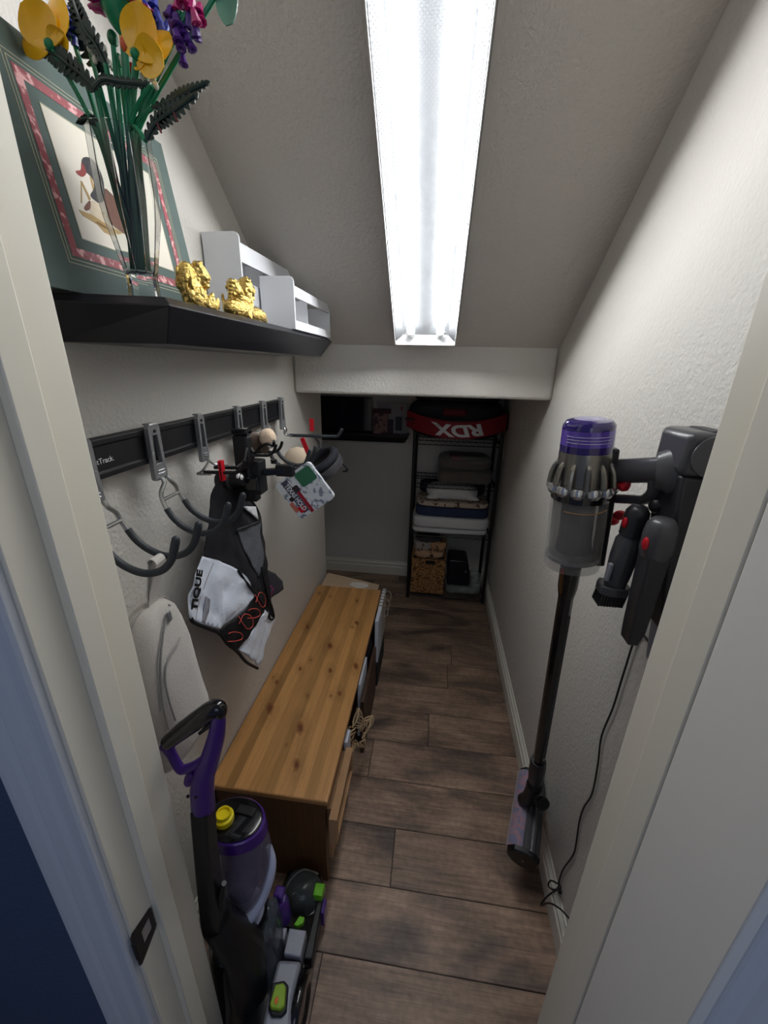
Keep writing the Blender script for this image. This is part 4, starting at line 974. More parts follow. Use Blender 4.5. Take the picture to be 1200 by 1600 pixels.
# things under / in front of the bench
KR = mat('tan_cardboard', S(176, 136, 98), rough=0.75, var=(20, 0.1)); 
t = thing('picture_frame', 'shallow tan wooden frame sticking out of the near bay of the bench', 'frame', (0.35, 0.84, 0.20))
b = B()
fr = [(0.332, 0.375), (0.372, 0.362)]
ring_prism(b, [(0.735, 0.200), (0.965, 0.200), (0.965, 0.303), (0.735, 0.303)], [(0.750, 0.214), (0.950, 0.214), (0.950, 0.289), (0.750, 0.289)], 0.346, 0.024)
obj('frame_border', b, KR, t, bevel=0.002, smooth=0)
obj('backing_sheet', B().box((0.352, 0.7505, 0.2145), (0.358, 0.9495, 0.2885)), mat('brown_backing', S(96, 72, 52), rough=0.8), t, smooth=0)
tag(obj('cardboard_box', B().box((0.20, 0.775, 0.063), (0.343, 0.965, 0.285)), KR, bevel=0.002, smooth=0), 'tan cardboard box pushed into the near bay of the bench', 'box')
def book(label, x0, x1, y0, y1, z0, z1, col, nm='book'):
    t = thing(nm, label, 'book', ((x0+x1)/2, (y0+y1)/2, z0))
    obj('cover', B().box((x0, y0, z0), (x1, y1, z0+0.003)).box((x0, y0, z1-0.003), (x1, y1, z1)).box((x1-0.003, y0, z0+0.003), (x1, y1, z1-0.003)), col, t, smooth=0)
    obj('page_block', B().box((x0+0.003, y0+0.002, z0+0.0032), (x1-0.0032, y1-0.002, z1-0.0032)), mat('paper_edge', S(206, 208, 214), rough=0.8), t, smooth=0)
WB = mat('white_board', S(208, 212, 222), rough=0.5)
tag(obj('white_board', B().box((0.338, 0.968, 0.063), (0.350, 1.020, 0.318)), WB, bevel=0.001, smooth=0), 'narrow white board beside the tan frame under the bench edge', 'board')
tag(obj('white_board', B().box((0.338, 1.215, 0.063), (0.349, 1.375, 0.330)), WB, bevel=0.001, smooth=0), 'white board sticking out beyond the wicker star under the bench edge', 'board')
tag(obj('wooden_board', B().box((0.354, 1.19, 0.0), (0.368, 1.52, 0.270)), mat('dark_brown_wood', S(72, 50, 36), rough=0.5), bevel=0.002, smooth=0), 'thin dark brown board leaning against the middle of the bench', 'board')
tag(obj('black_bag', B().soft((0.20, 1.395, 0.063), (0.352, 1.545, 0.345), e=0.5, n=8, amp=0.012, fr=14), mat('black_nylon', S(14, 14, 20), rough=0.5), smooth=80), 'black fabric bag stuffed in the far bay of the bench', 'bag')
# wicker star
t = thing('wicker_star', 'woven natural wicker star poking out under the bench edge', 'star', (0.37, 1.08, 0.15))
WK = mat('pale_wicker', S(196, 168, 132), rough=0.8, bump=(200, 0.5)); rnd = random.Random(5)
sc = Vector((0.358, 1.085, 0.225)); e1 = Vector((0.42, 0.80, 0.38)).normalized(); e2 = e1.cross(Vector((0.85, -0.5, 0.1))).normalized()
pts = []
for k in range(10):
    a = math.pi*2*k/10+0.35; r = 0.098 if k % 2 == 0 else 0.044; pts.append(sc+e1*math.cos(a)*r+e2*math.sin(a)*r)
for lay in (-1, 1):
    nn = e1.cross(e2).normalized()
    for k in range(10):
        p, q = pts[k], pts[(k+1) % 10]
        obj('wicker_rim', B().tube([p, p.lerp(q, 0.5)+nn*lay*0.007, q+nn*lay*0.010*(1 if (k+1) % 2 else 0)], 0.0028, 6, smooth=3), WK, t)
    for k in range(45):
        i = rnd.randrange(10); f = rnd.random(); f2 = rnd.random()
        p = pts[i].lerp(pts[(i+1) % 10], f)+nn*lay*0.009; q = pts[(i+3) % 10].lerp(sc, 0.35+0.4*f2)+nn*lay*0.014
        q = p.lerp(q, 0.55)
        obj('wicker_strand', B().tube([p, p.lerp(q, 0.5)+nn*lay*0.006, q], 0.0013, 5, smooth=2), WK, t)
# white canvas with ribbons at the far end
t = thing('ribboned_notebook', 'white notebook with string ties standing at the far front corner of the bench', 'notebook', (0.365, 1.70, 0.12))
obj('cover', B().box((0.353, 1.572, 0.135), (0.370, 1.868, 0.372)), WB, t, bevel=0.0015, smooth=0)
for i, y in enumerate([1.70, 1.728, 1.756, 1.785, 1.815, 1.845]): obj('cord_wrap', B().box((0.3515, y, 0.1345), (0.3715, y+0.010, 0.3738)), mat('kraft_cord', S(150, 138, 122), rough=0.9) if i == 0 else bpy.data.materials['kraft_cord'], t, smooth=0)
for y, s in ((1.84, 1), (1.76, 0.9), (1.70, 1.0)):
    obj('tie_end', B().tube([(0.371, y, 0.365), (0.385, y+0.01, 0.372), (0.400, y+0.004, 0.355), (0.398, y-0.02, 0.335), (0.380, y-0.02, 0.330)], 0.0015, 6, smooth=4), bpy.data.materials['kraft_cord'], t)
tag(obj('storage_box', B().box((0.336, 1.56, 0.0), (0.372, 1.82, 0.134)), mat('dark_grey_fabric', S(40, 36, 36), rough=0.9), bevel=0.004, smooth=0), 'dark storage box on the floor under the ribboned notebook', 'box')
# paper bag past the end of the bench
t = thing('paper_bag', 'folded kraft paper bag with a white oval label behind the far bench end', 'bag', (0.17, 1.92, 0.0))
b = B().loft([[Vector((0.02, 1.845, 0)), Vector((0.325, 1.845, 0)), Vector((0.325, 1.99, 0)), Vector((0.02, 1.99, 0))], [Vector((0.02, 1.845, 0.375)), Vector((0.325, 1.845, 0.366)), Vector((0.325, 1.925, 0.360)), Vector((0.02, 1.985, 0.376))]])
obj('bag_body', b, mat('kraft_paper', S(186, 162, 136), rough=0.85, bump=(16, 0.5, 3, 0.01)), t, smooth=0)
obj('oval_label', B().lathe([(0.0, 0), (0.062, 0), (0.062, 0.002), (0, 0.002)], (0.21, 1.888, 0.3665), (-0.02, 0, 1), 28, sy=0.5), mat('white_paper_label', S(210, 204, 196), rough=0.8), t)
#@@PART4
# ================================================================ UPRIGHT CARPET CLEANER
PURP = mat('purple_plastic', S(66, 30, 118), rough=0.28, coat=0.3); GREEN = mat('lime_green_plastic', S(110, 190, 30), rough=0.35)
SILV = mat('silver_grey_plastic', S(150, 152, 162), rough=0.35, metal=0.2); PALE = mat('pale_lilac_rim_plastic', S(176, 182, 204), rough=0.3)
YELP = mat('yellow_cap_plastic', S(236, 214, 20), rough=0.35)
def smoke(name, col, a, rough=0.12):
    m = mat(name, col, rough=rough, alpha=a, spec=0.6); return m
TANK = smoke('smoky_clear_plastic', S(120, 112, 134), 0.50)
t = thing('carpet_cleaner', 'upright purple and black carpet cleaner with yellow cap, just inside the left door jamb', 'carpet cleaner', (0.22, 0.56, 0.0))
YH_ = 0.46
def hy_(u, v): return Y(u, v, YH_)
hd = obj('handle', B().tube([hy_(343, 1116), hy_(338, 1150), hy_(328, 1185), hy_(319, 1210), hy_(316, 1235), hy_(317, 1262)], [0.0105, 0.0145, 0.0165, 0.0190, 0.0215, 0.0215], 14, flat=((0, 1, 0), 0.8), smooth=5), PURP, t)
obj('grip', B().tube([hy_(262, 1160), hy_(285, 1142), hy_(308, 1125), hy_(330, 1109), hy_(342, 1107), hy_(345, 1118)], [0.0125, 0.0150, 0.0160, 0.0150, 0.0130, 0.0085], 14, smooth=5), M['gloss_black'], hd)
obj('handle_loop', B().tube([hy_(260, 1163), hy_(268, 1178), hy_(280, 1199), hy_(288, 1202), hy_(305, 1195), hy_(324, 1180)], [0.0118, 0.0085, 0.0085, 0.0085, 0.0075, 0.006], 12, smooth=5), PURP, hd)
obj('trigger', B().tube([hy_(312, 1146), hy_(334, 1128)], [0.003, 0.0045], 8), M['black'], hd)
obj('cord_hook', B().tube([hy_(305, 1206), hy_(296, 1216), hy_(294, 1224)], [0.008, 0.009, 0.007], 8, smooth=4), PURP, hd)
for u, v in ((302, 1230), (314, 1231)): obj('screw_hole', B().ball(hy_(u, v)+Vector((0, -0.0165, 0)), 0.0030, seg=10, rings=6), M['black'], hd)
obj('upright_pole', B().tube([hy_(317, 1260), hy_(321, 1320), hy_(328, 1385), hy_(336, 1440)], [0.0235, 0.0235, 0.026, 0.030], 4, phase=math.pi/4), M['black'], t, smooth=0, bevel=0.004)
obj('lower_column', B().tube([hy_(336, 1440)+Vector((0, 0.005, 0.004)), (0.212, 0.478, 0.24), (0.212, 0.478, 0.03)], [0.034, 0.046, 0.050], 14), M['black'], t)
obj('pole_brace', B().tube([hy_(350, 1380), hy_(344, 1405), hy_(332, 1430)], [0.005, 0.010, 0.018], 10, smooth=4), M['black'], t)
def oval(cx, cy, z, rx, ry, n=32, tilt=0.0):
    return [Vector((cx+rx*math.cos(2*math.pi*k/n), cy+ry*math.sin(2*math.pi*k/n), z+tilt*math.cos(2*math.pi*k/n))) for k in range(n)]
tk = obj('water_tank', B().loft([oval(0.170, 0.578, 0.480, 0.072, 0.052), oval(0.176, 0.573, 0.43, 0.076, 0.055), oval(0.182, 0.563, 0.36, 0.074, 0.055), oval(0.186, 0.552, 0.32, 0.068, 0.050), oval(0.182, 0.542, 0.285, 0.052, 0.040), oval(0.180, 0.538, 0.272, 0.044, 0.034)], cap=True), TANK, t, smooth=60)
obj('inner_tank', B().loft([oval(0.183, 0.574, 0.455, 0.052, 0.030), oval(0.184, 0.560, 0.36, 0.048, 0.028), oval(0.180, 0.545, 0.30, 0.030, 0.02)]), smoke('smoky_inner_plastic', S(96, 90, 110), 0.55), tk, smooth=60)
ld = obj('tank_lid', B().loft([oval(0.168, 0.580, 0.512, 0.062, 0.045), oval(0.168, 0.580, 0.5095, 0.067, 0.049), oval(0.168, 0.580, 0.504, 0.067, 0.049)]), M['gloss_black'], tk, smooth=30)
obj('lid_band', B().loft([oval(0.168, 0.580, 0.5065, 0.0695, 0.0515), oval(0.169, 0.580, 0.504, 0.0720, 0.0535), oval(0.171, 0.579, 0.476, 0.0740, 0.0545), oval(0.171, 0.579, 0.476, 0.072, 0.052)]), PURP, tk, smooth=30)
cc = Z(351, 1282, 0.512)
obj('filler_cap', B().lathe([(0, 0), (0.0205, 0), (0.0215, 0.002), (0.0215, 0.015), (0.0195, 0.017), (0.017, 0.0175), (0.016, 0.027), (0.0135, 0.027), (0.0130, 0.020), (0, 0.020)], cc, seg=26), YELP, tk, bevel=0.0006)
obj('lid_latch', B().obox((0.190, 0.598, 0.514), (1, -0.1, 0), (0.1, 1, 0), (0, 0, 1), 0.022, 0.010, 0.003), M['black'], tk, bevel=0.002)
rp = [Z(420, 1322, 0.425), Z(425, 1345, 0.395), Z(421, 1372, 0.365), Z(408, 1405, 0.325), Z(388, 1436, 0.295), Z(362, 1455, 0.275), Z(338, 1463, 0.268)]
obj('tank_cradle_rim', B().tube(rp, [0.007, 0.0100, 0.0115, 0.0125, 0.0130, 0.0130, 0.012], 12, smooth=5), PALE, t)
obj('cradle', B().loft([oval(0.180, 0.536, 0.268, 0.046, 0.036), oval(0.178, 0.530, 0.262, 0.060, 0.055), oval(0.176, 0.525, 0.250, 0.055, 0.06)]), PALE, t, smooth=50)
obj('lower_body', B().loft([oval(0.182, 0.532, 0.250, 0.062, 0.058), oval(0.180, 0.525, 0.20, 0.070, 0.085), oval(0.182, 0.52, 0.10, 0.072, 0.09), oval(0.185, 0.52, 0.02, 0.080, 0.10)]), M['gloss_black'], t, smooth=60)
obj('dirty_tank', B().loft([oval(0.245, 0.535, 0.235, 0.020, 0.045), oval(0.250, 0.53, 0.18, 0.024, 0.052), oval(0.252, 0.525, 0.09, 0.026, 0.055)]), smoke('dark_smoky_plastic', S(80, 86, 96), 0.6), t, smooth=60)
for i in range(4):
    obj('cord_loop', B().tube([(0.150+0.006*i, 0.462-0.004*i, 0.245-0.006*i), (0.185+0.006*i, 0.452, 0.235-0.01*i), (0.205+0.005*i, 0.448, 0.19-0.01*i), (0.208+0.005*i, 0.448, 0.10), (0.19, 0.445, 0.05+0.012*i)], 0.0042, 8, smooth=5), M['rubber'], t)
def slab(name, pts, z0, z1, mt, par=None, bev=0.003, top_in=0.0):
    c = sum((Vector((p[0], p[1], 0)) for p in pts), Vector())/len(pts)
    lo = [Vector((p[0], p[1], z0)) for p in pts]; hi = [Vector((p[0]+(c.x-p[0])*top_in, p[1]+(c.y-p[1])*top_in, z1)) for p in pts]
    return obj(name, B().loft([lo, hi]), mt, par or t, bevel=bev, smooth=30)
ft = slab('foot', [(0.215, 0.40), (0.335, 0.40), (0.345, 0.55), (0.345, 0.68), (0.325, 0.725), (0.22, 0.725), (0.205, 0.60)], 0.012, 0.085, M['gloss_black'], bev=0.008, top_in=0.04)
# clear nozzle window
rings = []
for f, z in ((1.0, 0.080), (0.96, 0.100), (0.82, 0.118), (0.58, 0.131), (0.3, 0.137)):
    rings.append([Vector((0.282+0.058*f*math.cos(a)*(1.0), 0.668+0.052*f*math.sin(a)*(1.0), z)) for a in [2*math.pi*k/28 for k in range(28)]])
obj('nozzle_window', B().loft(rings), smoke('clear_grey_window', S(92, 98, 96), 0.45, 0.08), ft, smooth=60)
obj('window_rib', B().tube([(0.232, 0.64, 0.095), (0.245, 0.675, 0.118), (0.275, 0.705, 0.118), (0.315, 0.712, 0.095)], 0.003, 8, smooth=4), M['wire'], ft)
def pz(u, v, z): q = Z(u, v, z); return (q.x, q.y)
slab('side_deck', [pz(500, 1392, .10), pz(506, 1400, .10), pz(488, 1500, .10), pz(474, 1500, .10)], 0.06, 0.105, M['black'], ft)
slab('green_tab', [pz(493, 1380, .125), pz(508, 1381, .125), pz(503, 1401, .125), pz(489, 1399, .125)], 0.10, 0.128, GREEN, ft, 0.002)
slab('green_tab', [pz(468, 1432, .13), pz(476, 1434, .13), pz(474, 1443, .13), pz(465, 1448, .13), pz(459, 1446, .13)], 0.118, 0.134, GREEN, ft, 0.0015)
slab('purple_side_latch', [pz(505, 1402, .10), pz(511, 1405, .10), pz(506, 1428, .10), pz(500, 1426, .10)], 0.04, 0.10, PURP, ft, 0.002)
slab('silver_deck', [pz(452, 1450, .14), pz(479, 1454, .14), pz(470, 1496, .14), pz(443, 1491, .14)], 0.09, 0.142, SILV, ft, 0.003)
slab('silver_deck', [pz(432, 1448, .14), pz(449, 1449, .14), pz(444, 1468, .14), pz(428, 1466, .14)], 0.09, 0.140, SILV, ft, 0.003)
slab('silver_hood', [pz(434, 1496, .14), pz(472, 1498, .14), pz(464, 1530, .14), pz(458, 1560, .14), pz(452, 1640, .14), pz(402, 1640, .14), pz(418, 1560, .14), pz(428, 1520, .14)], 0.06, 0.138, SILV, ft, 0.008, 0.03)
gp = slab('pad_recess', [pz(425, 1536, .145), pz(444, 1532, .145), pz(451, 1540, .145), pz(448, 1580, .145), pz(440, 1588, .145), pz(424, 1588, .145), pz(419, 1576, .145)], 0.136, 0.147, M['black'], ft, 0.003)
slab('green_pedal', [pz(430, 1538, .155), pz(443, 1535, .155), pz(447, 1541, .155), pz(445, 1572, .155), pz(438, 1578, .155), pz(424, 1576, .155), pz(421, 1570, .155)], 0.146, 0.157, mat('olive_lime_plastic', S(142, 178, 46), rough=0.35), ft, 0.002, 0.06)
obj('pedal_drop', B().ball(Z(432, 1563, 0.158), (0.004, 0.006, 0.0015)), mat('orange_mark', S(226, 110, 50), rough=0.4), ft)
obj('swivel_latch', B().loft([oval(0.252, 0.592, 0.20, 0.014, 0.018), oval(0.254, 0.592, 0.185, 0.019, 0.022), oval(0.258, 0.590, 0.13, 0.020, 0.022)]), PURP, t, smooth=50)
obj('swivel_latch_tab', B().box((0.236, 0.585, 0.185), (0.262, 0.612, 0.222)), PURP, t, bevel=0.005)
obj('wheel', B().lathe([(0, 0), (0.060, 0), (0.068, 0.004), (0.070, 0.010), (0.070, 0.018), (0.066, 0.024), (0.05, 0.026), (0.045, 0.020), (0.012, 0.022), (0, 0.024)], (0.330, 0.455, 0.072), (1, 0, 0), 36), M['gloss_black'], t, bevel=0.001)

# ================================================================ WALL DOCK AND CORDLESS VACUUM
DK = mat('graphite_plastic', S(72, 72, 76), rough=0.3, coat=0.1); DK2 = mat('dark_graphite_plastic', S(44, 44, 48), rough=0.35)
NIK = mat('nickel_painted_plastic', S(132, 128, 120), rough=0.26, metal=0.75); SLV = mat('bright_silver_plastic', S(190, 190, 190), rough=0.22, metal=0.8)
t = thing('wall_dock', 'graphite charging dock screwed on the right wall holding the cordless vacuum', 'dock', (W, 0.675, 1.08))
def rbox(x0, x1, y0, y1, z0, z1, name, mt, par, bev): return obj(name, B().box((x0, y0, z0), (x1, y1, z1)), mt, par, bevel=bev, smooth=40, seg=4)
rbox(0.938, W-0.001, 0.628, 0.716, 1.352, 1.418, 'dock_head', DK, t, 0.012)
obj('dock_column', B().loft([[Vector((x, y, z)) for x, y in ((xa, 0.632), (W-0.001, 0.632), (W-0.001, 0.708), (xa, 0.708))] for z, xa in ((1.353, 0.943), (1.30, 0.948), (1.20, 0.958), (1.12, 0.972), (1.075, 0.982))]), DK2, t, bevel=0.006, smooth=30)
obj('lower_plate', B().loft([[Vector((x, y, z)) for x, y in ((xa, 0.640), (W-0.0012, 0.640), (W-0.0012, 0.680), (xa, 0.680))] for z, xa in ((1.074, 0.986), (0.99, 0.996))]), SILV, t, bevel=0.002, smooth=30)
obj('cable_slot', B().box((0.972, 0.640, 1.4175), (0.992, 0.700, 1.4195)), M['black'], t, bevel=0.0005)
obj('dock_end_cap', B().lathe([(0, 0), (0.028, 0), (0.030, 0.003), (0.030, 0.006), (0, 0.007)], (0.972, 0.6275, 1.385), (0, -1, 0), 28), DK, t)
obj('cradle_socket', B().lathe([(0.0, -0.02), (0.034, -0.02), (0.033, 0.004), (0.027, 0.014), (0.025, 0.020), (0, 0.021)], (0.950, 0.674, 1.352), (-0.85, 0.50, -0.15), 28, sx=0.8, sy=1.15), DK, t)

BA = Vector((0.849, 0.780, 1.4165)); BZ_ = Vector((0.870, 0.787, 1.118)); va = (BZ_-BA).normalized()
t = thing('cordless_vacuum', 'cordless stick vacuum with purple filter hanging on the right wall dock', 'vacuum cleaner', (0.88, 0.80, 0.2))
def LV(prof, name, mt, par=t, seg=40, **k): return obj(name, B().lathe(prof, BA, va, seg, cap=True), mt, par, **k)
VIO = mat('violet_clear_filter', S(92, 66, 168), rough=0.12, coat=0.8, var=(60, 0.12)); VIOD = mat('deep_violet_filter', S(40, 26, 96), rough=0.12, coat=0.8)
fl = LV([(0.0, 0.0), (0.030, 0.0), (0.039, 0.003), (0.0440, 0.010), (0.0445, 0.018)], 'filter_top', VIOD)
LV([(0.0, 0.0175), (0.0447, 0.0175), (0.0452, 0.046), (0.0, 0.046)], 'filter_band', VIO, fl)
LV([(0.0, 0.0455), (0.0454, 0.0455), (0.0456, 0.058), (0.0, 0.058)], 'filter_base', VIOD, fl)
LV([(0.0, -0.0010), (0.024, -0.0010), (0.027, 0.0005), (0, 0.001)], 'filter_cap', mat('lilac_cap', S(150, 146, 172), rough=0.2), fl)
vu = Vector((1, 0, 0)); vu = (vu-va*vu.dot(va)).normalized(); vv = va.cross(vu)
def ringpt(r, h, a): return BA+va*h+vu*math.cos(a)*r+vv*math.sin(a)*r
for k in range(3):
    obj('printed_line', B().tube([ringpt(0.0455, 0.027+0.0055*k, math.radians(a)) for a in range(-175 if vv.y > 0 else 20, -20 if vv.y > 0 else 160, 8)][4:18], 0.00035, 5), M['white_text'], fl)
mb = LV([(0.0, 0.0578), (0.0452, 0.0578), (0.0460, 0.062), (0.0465, 0.090), (0.0480, 0.112), (0.0485, 0.128), (0.0, 0.128)], 'motor_housing', NIK)
n = 12
for k in range(n):
    a = 2*math.pi*k/n+0.15
    obj('cyclone_fin', B().tube([ringpt(0.0445, 0.078, a), ringpt(0.0505, 0.088, a), ringpt(0.0545, 0.102, a), ringpt(0.0565, 0.120, a)], [0.0035, 0.0052, 0.0058, 0.0060], 8, smooth=3), NIK, mb)
for k in range(n):
    a = 2*math.pi*(k+0.5)/n+0.15; c = ringpt(0.0480, 0.122, a)
    obj('cyclone_cap', B().lathe([(0, 0), (0.0135, 0), (0.0145, 0.003), (0.0120, 0.013), (0.006, 0.018), (0, 0.018)], c, (va+(c-(BA+va*0.122)).normalized()*0.35), 16), SLV, mb)
LV([(0.0, 0.128), (0.0500, 0.128), (0.0525, 0.136), (0.0530, 0.150), (0.0, 0.150)], 'bin_collar', M['gloss_black'])
bn = LV([(0.0, 0.1502), (0.0518, 0.1502), (0.0525, 0.158), (0.0530, 0.270), (0.0545, 0.284), (0.0520, 0.296), (0.0, 0.300)], 'dust_bin', smoke('clear_bin_plastic', S(150, 148, 146), 0.28, 0.05), smooth=40)
LV([(0.0, 0.152), (0.030, 0.152), (0.031, 0.235), (0.034, 0.262), (0, 0.264)], 'shroud', mat('dusty_shroud', S(78, 76, 78), rough=0.6, var=(70, 0.35)), bn)
LV([(0.0, 0.160), (0.047, 0.160), (0.047, 0.266), (0, 0.268)], 'dust', mat('grey_fluff', S(120, 117, 112), rough=0.9, alpha=0.5, var=(45, 0.5)), bn)
LV([(0.0, 0.2700), (0.0500, 0.2700), (0.0510, 0.278), (0, 0.279)], 'bin_floor', smoke('clear_bin_floor', S(120, 120, 122), 0.7, 0.1), bn)
obj('orange_hair_tie', B().tube([ringpt(0.048, 0.168, math.radians(a)) for a in range(30, 150, 10)] if vv.y < 0 else [ringpt(0.048, 0.168, math.radians(a)) for a in range(-90, -20, 10)], 0.0012, 6), mat('orange_elastic', S(206, 140, 60), rough=0.6), bn)
sp_ = ringpt(0.055, 0.14, 0)
obj('rear_spine', B().obox(ringpt(0.050, 0.21, 0.05), vu, vv, va, 0.0085, 0.017, 0.082), M['black'], t, bevel=0.004)
obj('upper_spine', B().obox(ringpt(0.045, 0.095, 0.05), vu, vv, va, 0.0075, 0.018, 0.042), DK2, t, bevel=0.004)
obj('release_catch', B().ball(ringpt(0.066, 0.200, 0.0), (0.013, 0.009, 0.009)).ball(ringpt(0.078, 0.188, 0.0), (0.013, 0.007, 0.010)), M['red'], t)
HS = ringpt(0.048, 0.098, 0.1); HE = Vector((0.944, 0.678, 1.352))
obj('handle', B().tube([HS, HS.lerp(HE, 0.35), HS.lerp(HE, 0.75), HE], [0.0225, 0.0220, 0.0215, 0.0225], 18, flat=((0.85, 0.5, 0), 0.66), smooth=4), DK, t, smooth=60)
obj('trigger', B().tube([HS.lerp(HE, 0.10)-Vector((0, 0, 0.020)), HS.lerp(HE, 0.24)-Vector((0, 0, 0.027)), HS.lerp(HE, 0.34)-Vector((0, 0, 0.029)), HS.lerp(HE, 0.38)-Vector((0, 0, 0.020))], [0.009, 0.0075, 0.0095, 0.006], 10, smooth=4), M['red'], t)
L0 = ringpt(0.056, 0.153, 0.0); L1 = Y(1005, 781, 0.722); L2 = Y(1021, 770, 0.700); L3 = Y(1028, 738, 0.690)
obj('lower_bar', B().tube([L0, L0.lerp(L1, 0.6), L1, L2, L2.lerp(L3, 0.5), L3], [0.0092, 0.0085, 0.0090, 0.0110, 0.0115, 0.0105], 14, smooth=5), DK, t, smooth=60)
obj('battery_foot', B().ball(Y(1028, 790, 0.690), (0.014, 0.014, 0.014)), M['black'], t)
W0 = Vector((0.871, 0.788, 1.113)); W1 = Y(841, 1192, 0.885); wa = (W1-W0).normalized()
obj('bin_neck', B().tube([W0+wa*-0.004, W0+wa*0.050, W0+wa*0.074], [0.0205, 0.0200, 0.0165], 18), M['gloss_black'], t)
obj('neck_button', B().ball(W0+wa*0.006+Vector((-0.017, -0.009, 0)), (0.005, 0.004, 0.007)), M['red'], t)
obj('wand', B().tube([W0+wa*0.070, W1+wa*0.02], 0.0158, 8, phase=math.pi/8), M['gloss_black'], t, smooth=0, bevel=0.001)
obj('wand_groove', B().obox(W0.lerp(W1, 0.56)+Vector((0.008, -0.0122, -0.0)), (1, 0.3, 0), (-0.3, 1, 0), wa, 0.0045, 0.0018, 0.26), DK2, t, bevel=0.0008)
K0 = W1
obj('lower_cuff', B().tube([K0+wa*-0.012, K0+wa*0.002, K0+wa*0.050, K0+wa*0.085, K0+wa*0.100], [0.0205, 0.0225, 0.0225, 0.0205, 0.016], 22), DK2, t)
J = Y(846, 1252, 0.872)
obj('joint', B().ball(K0+wa*0.115, 0.024).lathe([(0, 0), (0.0175, 0), (0.0195, 0.004), (0.0195, 0.012), (0.012, 0.014), (0, 0.015)], J, (0.15, -0.95, 0.2), 24), M['black'], t, smooth=50)
obj('joint_arm', B().tube([K0+wa*0.115, Vector((0.935, 0.915, 0.250)), Vector((0.922, 0.93, 0.215))], [0.022, 0.022, 0.018], 14, smooth=3), M['black'], t)
# cleaner head hanging below the joint
Nn = Z(818, 1338, 0.160); Fr = Z(834, 1214, 0.195); ha = (Fr-Nn).normalized()
hx_ = Vector((1, 0, 0)); hx_ = (hx_-ha*hx_.dot(ha)).normalized(); hz_ = hx_.cross(ha).normalized()
if hz_.z < 0: hz_ = -hz_
def HP(s, a, c): return Nn+ha*s+hx_*a+hz_*c
Lh = (Fr-Nn).length
hd = obj('floor_head', B().loft([[HP(s, a*k, c*k) for a, c in ((-0.010, 0.034), (0.018, 0.034), (0.040, 0.018), (0.042, -0.018), (0.030, -0.034), (0.002, -0.036))] for s, k in ((0.0, 0.94), (0.01, 1), (Lh-0.01, 1), (Lh, 0.94))]), DK, t, bevel=0.005, smooth=40)
m = bpy.data.materials.new('striped_soft_roller'); m.use_nodes = True; nt = m.node_tree; N = nt.nodes; L = nt.links; b_ = N['Principled BSDF']
tc = N.new('ShaderNodeTexCoord'); wv = N.new('ShaderNodeTexNoise'); wv.inputs['Scale'].default_value = 34; wv.inputs['Detail'].default_value = 3
L.new(tc.outputs['Object'], wv.inputs['Vector']); cr = N.new('ShaderNodeValToRGB'); L.new(wv.outputs['Fac'], cr.inputs[0]); e = cr.color_ramp.elements
e[0].position = 0.40; e[0].color = (*S(52, 40, 140), 1); e[1].position = 0.60; e[1].color = (*S(120, 84, 150), 1); x_ = e.new(0.5); x_.color = (*S(196, 66, 90), 1)
L.new(cr.outputs[0], b_.inputs['Base Color']); b_.inputs['Roughness'].default_value = 0.8
bp = N.new('ShaderNodeBump'); bp.inputs['Strength'].default_value = 0.6; nn2 = N.new('ShaderNodeTexNoise'); nn2.inputs['Scale'].default_value = 500; L.new(nn2.outputs['Fac'], bp.inputs['Height']); L.new(bp.outputs[0], b_.inputs['Normal'])
obj('roller', B().tube([HP(0.006, -0.018, -0.002), HP(Lh-0.004, -0.018, -0.002)], 0.0300, 24), m, hd)
cv = B(); a0 = [(-0.018+0.034*math.cos(q), -0.002+0.034*math.sin(q)) for q in [math.radians(z) for z in range(60, 181, 12)]]; a1 = [(-0.018+0.0318*math.cos(q), -0.002+0.0318*math.sin(q)) for q in [math.radians(z) for z in range(60, 181, 12)]]
for (p, q, r_, s_) in zip(a0, a0[1:], a1[1:], a1): cv.prism([HP(0.004, *p), HP(0.004, *q), HP(0.004, *r_), HP(0.004, *s_)], ha*(Lh-0.008))
obj('roller_cover', cv, smoke('clear_roller_cover', S(200, 196, 206), 0.25, 0.08), hd)
cap = [(-0.046, 0.010), (-0.030, 0.032), (0.0, 0.037), (0.022, 0.036), (0.042, 0.018), (0.040, -0.016), (0.018, -0.042), (-0.006, -0.046), (-0.030, -0.034), (-0.046, -0.012)]
obj('end_plate', B().loft([[HP(-0.010, a*0.93, c*0.93) for a, c in cap], [HP(-0.006, a, c) for a, c in cap], [HP(0.006, a, c) for a, c in cap]]), M['black'], hd, smooth=30, bevel=0.001)
obj('end_plate', B().loft([[HP(Lh-0.004, a, c) for a, c in cap], [HP(Lh+0.004, a, c) for a, c in cap]]), M['black'], hd, smooth=30, bevel=0.001)
obj('end_slot', B().obox(HP(-0.0105, 0.0, -0.004), hx_, hz_, ha, 0.003, 0.010, 0.0008), M['gloss_black'], hd)
obj('front_rail', B().tube([HP(0.0, 0.016, 0.034), HP(Lh, 0.016, 0.034)], 0.010, 12), DK, hd)

